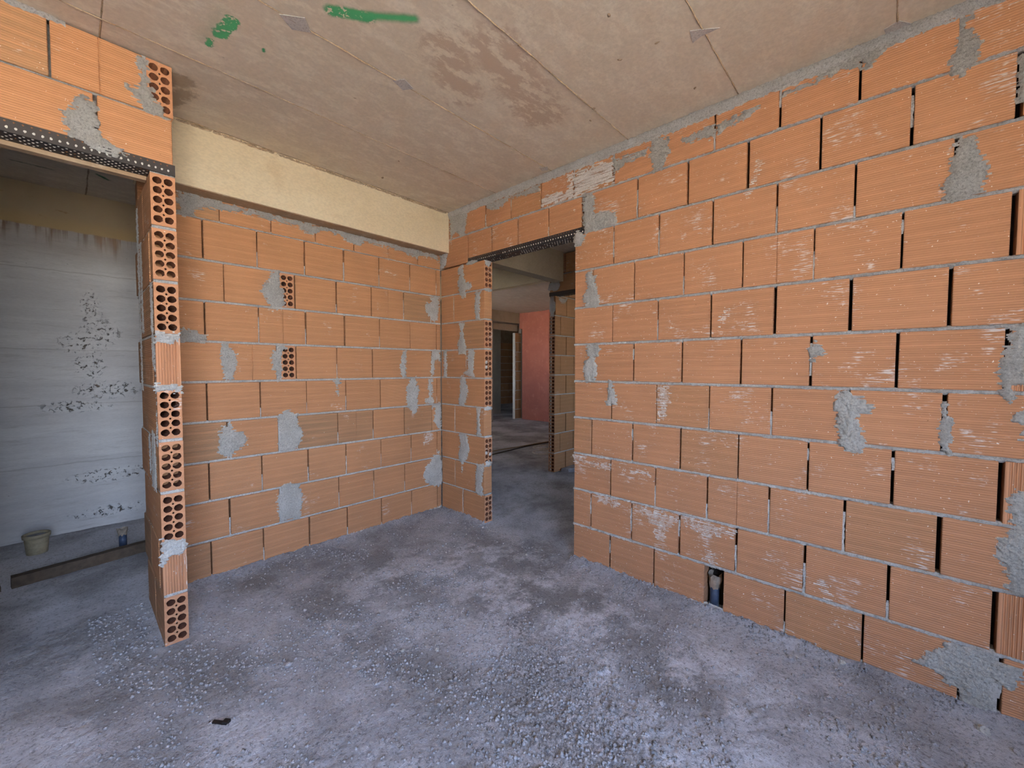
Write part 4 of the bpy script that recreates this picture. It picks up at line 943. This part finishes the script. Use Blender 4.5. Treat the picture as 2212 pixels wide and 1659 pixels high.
V, Fc = [], []
for j in range(4):
    for i in range(14):
        th = 2*PI*i/14; r = .0235+random.uniform(0, .004)*j; V.append((-2.102+r*math.cos(th), 1.056+r*math.sin(th), .085+j*.016+(random.uniform(-.006, .008) if j in (0, 3) else 0)))
for j in range(3):
    for i in range(14): Fc.append((j*14+i, j*14+(i+1) % 14, (j+1)*14+(i+1) % 14, (j+1)*14+i))
link('frayed_wrapping', mesh('frayed_wrapping', V, Fc, RAG), pp)

# ------------------------------------------------------------------ things beyond the doorway
def curve_pts(P, n=10):
    out = []; P = [Vector(p) for p in P]; Q = [P[0]]+P+[P[-1]]
    for i in range(1, len(Q)-2):
        for k in range(n):
            t = k/n; a, b_, c, d = Q[i-1:i+3]
            out.append(.5*((2*b_)+(c-a)*t+(2*a-5*b_+4*c-d)*t*t+(3*b_-a-3*c+d)*t**3))
    return out+[P[-1]]
tube('cable', curve_pts([(1.5, 1.22, .02), (1.936, 1.281, .018), (2.35, 1.30, .02), (2.75, 1.33, .018), (3.25, 1.28, .02), (3.9, 1.2, .02)]), .009, CABLE, label='dark cable lying across the floor beyond the doorway', category='cable')
tube('cable', curve_pts([(1.6, 1.40, .018), (2.101, 1.448, .02), (2.504, 1.40, .02), (3.0, 1.36, .02), (3.6, 1.30, .02)]), .007, CABLET, label='tan cable lying just behind the dark one beyond the doorway', category='cable')
tube('cable', curve_pts([(3.3, .45, .02), (2.75, .60, .018), (2.42, .78, .018), (2.50, .97, .02), (2.9, .90, .02), (2.72, 1.12, .02), (2.88, 1.22, .02), (3.4, 1.0, .02)], 14), .009, CABLEW, label='white cable loops on the floor behind the second brick wall end', category='cable')
sl = []
V, Fc = [], []; rs = random.Random(9); P = [(1.86, -.02), (1.90, -.10), (2.02, -.16), (2.25, -.17), (2.45, -.10), (2.44, -.02), (2.2, .0-.015)]
n = len(P); cx, cy = 2.15, -.08
V = [(x-cx, y-cy, -.01) for x, y in P]+[(x-cx, y-cy, .035+rs.uniform(-.006, .006)) for x, y in P]+[((x-cx)*.93, (y-cy)*.85, .045) for x, y in P]
Fc = [tuple(range(n))[::-1], tuple(range(2*n, 3*n))]+[(i, (i+1) % n, n+(i+1) % n, n+i) for i in range(n)]+[(n+i, n+(i+1) % n, 2*n+(i+1) % n, 2*n+i) for i in range(n)]
link('stone_slab', mesh('stone_slab', V, Fc, ST), None, (cx, cy, 0), label='flat broken grey slab at the foot of the second brick wall', category='stone')

# ------------------------------------------------------------------ debris on the floor
V, Fc = box_vf(-.032, .032, -.007, .007, 0, .006); box_vf(.012, .034, -.007, .010, .004, .014, V, Fc); V2, F2 = box_vf(-.045, -.02, -.004, .002, 0, .004, V, Fc)
link('plastic_scrap', mesh('plastic_scrap', V, Fc, BLACK), None, (-1.985, -1.262, fz(-1.985, -1.262)-.001), (0, 0, -.95), label='black plastic scrap lying on the floor at bottom left', category='scrap')
def stone_mesh(seed, m):
    rs = random.Random(seed); V, Fc = [], []; nu, nv = 8, 5
    for j in range(nv+1):
        ph = PI*j/nv
        for i in range(nu): th = 2*PI*i/nu; k = 1+rs.uniform(-.28, .28); V.append((k*math.sin(ph)*math.cos(th), k*.85*math.sin(ph)*math.sin(th), k*.65*math.cos(ph)))
    for j in range(nv):
        for i in range(nu): Fc.append((j*nu+i, (j+1)*nu+i, (j+1)*nu+(i+1) % nu, j*nu+(i+1) % nu))
    return mesh('crumb', V, Fc, m)
def put_stone(name, x, y, r, me, label, group=None):
    o = bpy.data.objects.new(name, me); COL.objects.link(o); o.scale = (r, r, r); o.location = (x, y, fz(x, y)+r*.35); o.rotation_euler = (0, 0, random.uniform(0, 6))
    o['label'] = label; o['category'] = 'stone'
    if group: o['group'] = group
put_stone('stone_chip', -.045, -2.925, .016, stone_mesh(1, MO_L), 'white stone chip at the foot of the right wall')
ms = [stone_mesh(i, ST) for i in range(5)]+[stone_mesh(8, MO_L)]
crumbs = [(-1.20, -1.53, .011, 5), (-1.312, -1.417, .010, 5), (-1.708, -1.134, .018, 0), (-.254, -1.905, .009, 1), (-.055, -.62, .013, 2), (-.11, -3.33, .020, 5), (-.16, -3.40, .014, 1), (-1.419, -1.551, .010, 3), (-.785, -2.424, .014, 4),
          (-1.44, -1.42, .009, 0), (-1.36, -1.35, .010, 2), (-.50, -.66, .012, 1), (-.36, -.75, .011, 3), (-.30, -.55, .010, 4), (-.62, -.80, .009, 0), (-.9, -1.0, .009, 1), (-.72, -1.45, .010, 2), (-.18, -1.2, .010, 5), (-.45, -1.3, .008, 1), (-1.0, -.7, .009, 3), (-1.5, -.75, .010, 2), (-.15, -2.75, .012, 3), (-.3, -2.9, .011, 0), (-.42, -2.6, .010, 2), (-.2, -3.1, .013, 1), (-1.30, -1.75, .010, 2), (-1.1, -1.9, .012, 0), (-.95, -2.3, .012, 3), (-1.15, -2.05, .010, 1), (-.6, -2.7, .013, 2)]
NAMED = {(-1.708, -1.134): 'largest mortar crumb on the floor, dark grey, right of the black plastic scrap', (-.11, -3.33): 'pale mortar crumb in the bottom right corner of the picture',
         (-1.20, -1.53): 'pale round mortar crumb in the middle of the floor', (-1.312, -1.417): 'pale mortar crumb in mid floor, just left of the pale round one',
         (-.055, -.62): 'grey mortar lump at the foot of the doorway jamb', (-.254, -1.905): 'pebble on the floor just left of the gap in the right wall'}
for x, y, r, k in crumbs: put_stone('mortar_crumb', x, y, r, ms[k], NAMED.get((x, y), 'small grey mortar crumb lying loose on the dusty floor'), 'mortar crumbs scattered over the floor')
# fine gravel: uncountable
rng = np.random.default_rng(3); NG = 26000
cx = rng.uniform(-2.3, .0, NG*4); cy = rng.uniform(-3.3, -.02, NG*4)
dA = np.abs(cy); dB = np.where((cy < -1.46) | (cy > -.58), np.abs(cx), 9); d = np.minimum(dA, dB)
pr = .10+1.3*np.exp(-(((cx+1.05)/.38)**2+((cy+2.15)/.40)**2))+1.1*np.exp(-d/.06)+.6*np.clip((fbm(cx*3, cy*3, 5)-.5)*6, 0, 1)
kp = rng.random(NG*4) < np.clip(pr, 0, 1)*.55; cx, cy = cx[kp][:NG], cy[kp][:NG]
m_ = ~((cx > -2.08) & (cx < -1.95) & (cy > -.62)); cx, cy = cx[m_], cy[m_]; n = len(cx)
s = .0018+.0075*rng.random(n)**2.5; cz = floor_z(cx, cy)+s*.3
oc = np.array([(1, 0, 0), (0, 1, 0), (-1, 0, 0), (0, -1, 0), (0, 0, .8), (0, 0, -.8)])
Vs = (oc[None]*(.7+.6*rng.random((n, 6, 1)))+rng.normal(0, .15, (n, 6, 3)))*s[:, None, None]+np.stack([cx, cy, cz], 1)[:, None]
fo = np.array([(0, 1, 4), (1, 2, 4), (2, 3, 4), (3, 0, 4), (1, 0, 5), (2, 1, 5), (3, 2, 5), (0, 3, 5)])
Fg = (fo[None]+(np.arange(n)*6)[:, None, None]).reshape(-1, 3)
me = bpy.data.meshes.new('gravel'); me.vertices.add(n*6); me.vertices.foreach_set('co', Vs.ravel()); me.loops.add(Fg.size); me.loops.foreach_set('vertex_index', Fg.ravel().astype(np.int32))
me.polygons.add(len(Fg)); me.polygons.foreach_set('loop_start', np.arange(0, Fg.size, 3)); me.polygons.foreach_set('loop_total', np.full(len(Fg), 3)); me.update(calc_edges=True); me.materials.append(ST)
link('gravel', me, None, kind='stuff', label='fine grey gravel and grit strewn over the floor', category='gravel')
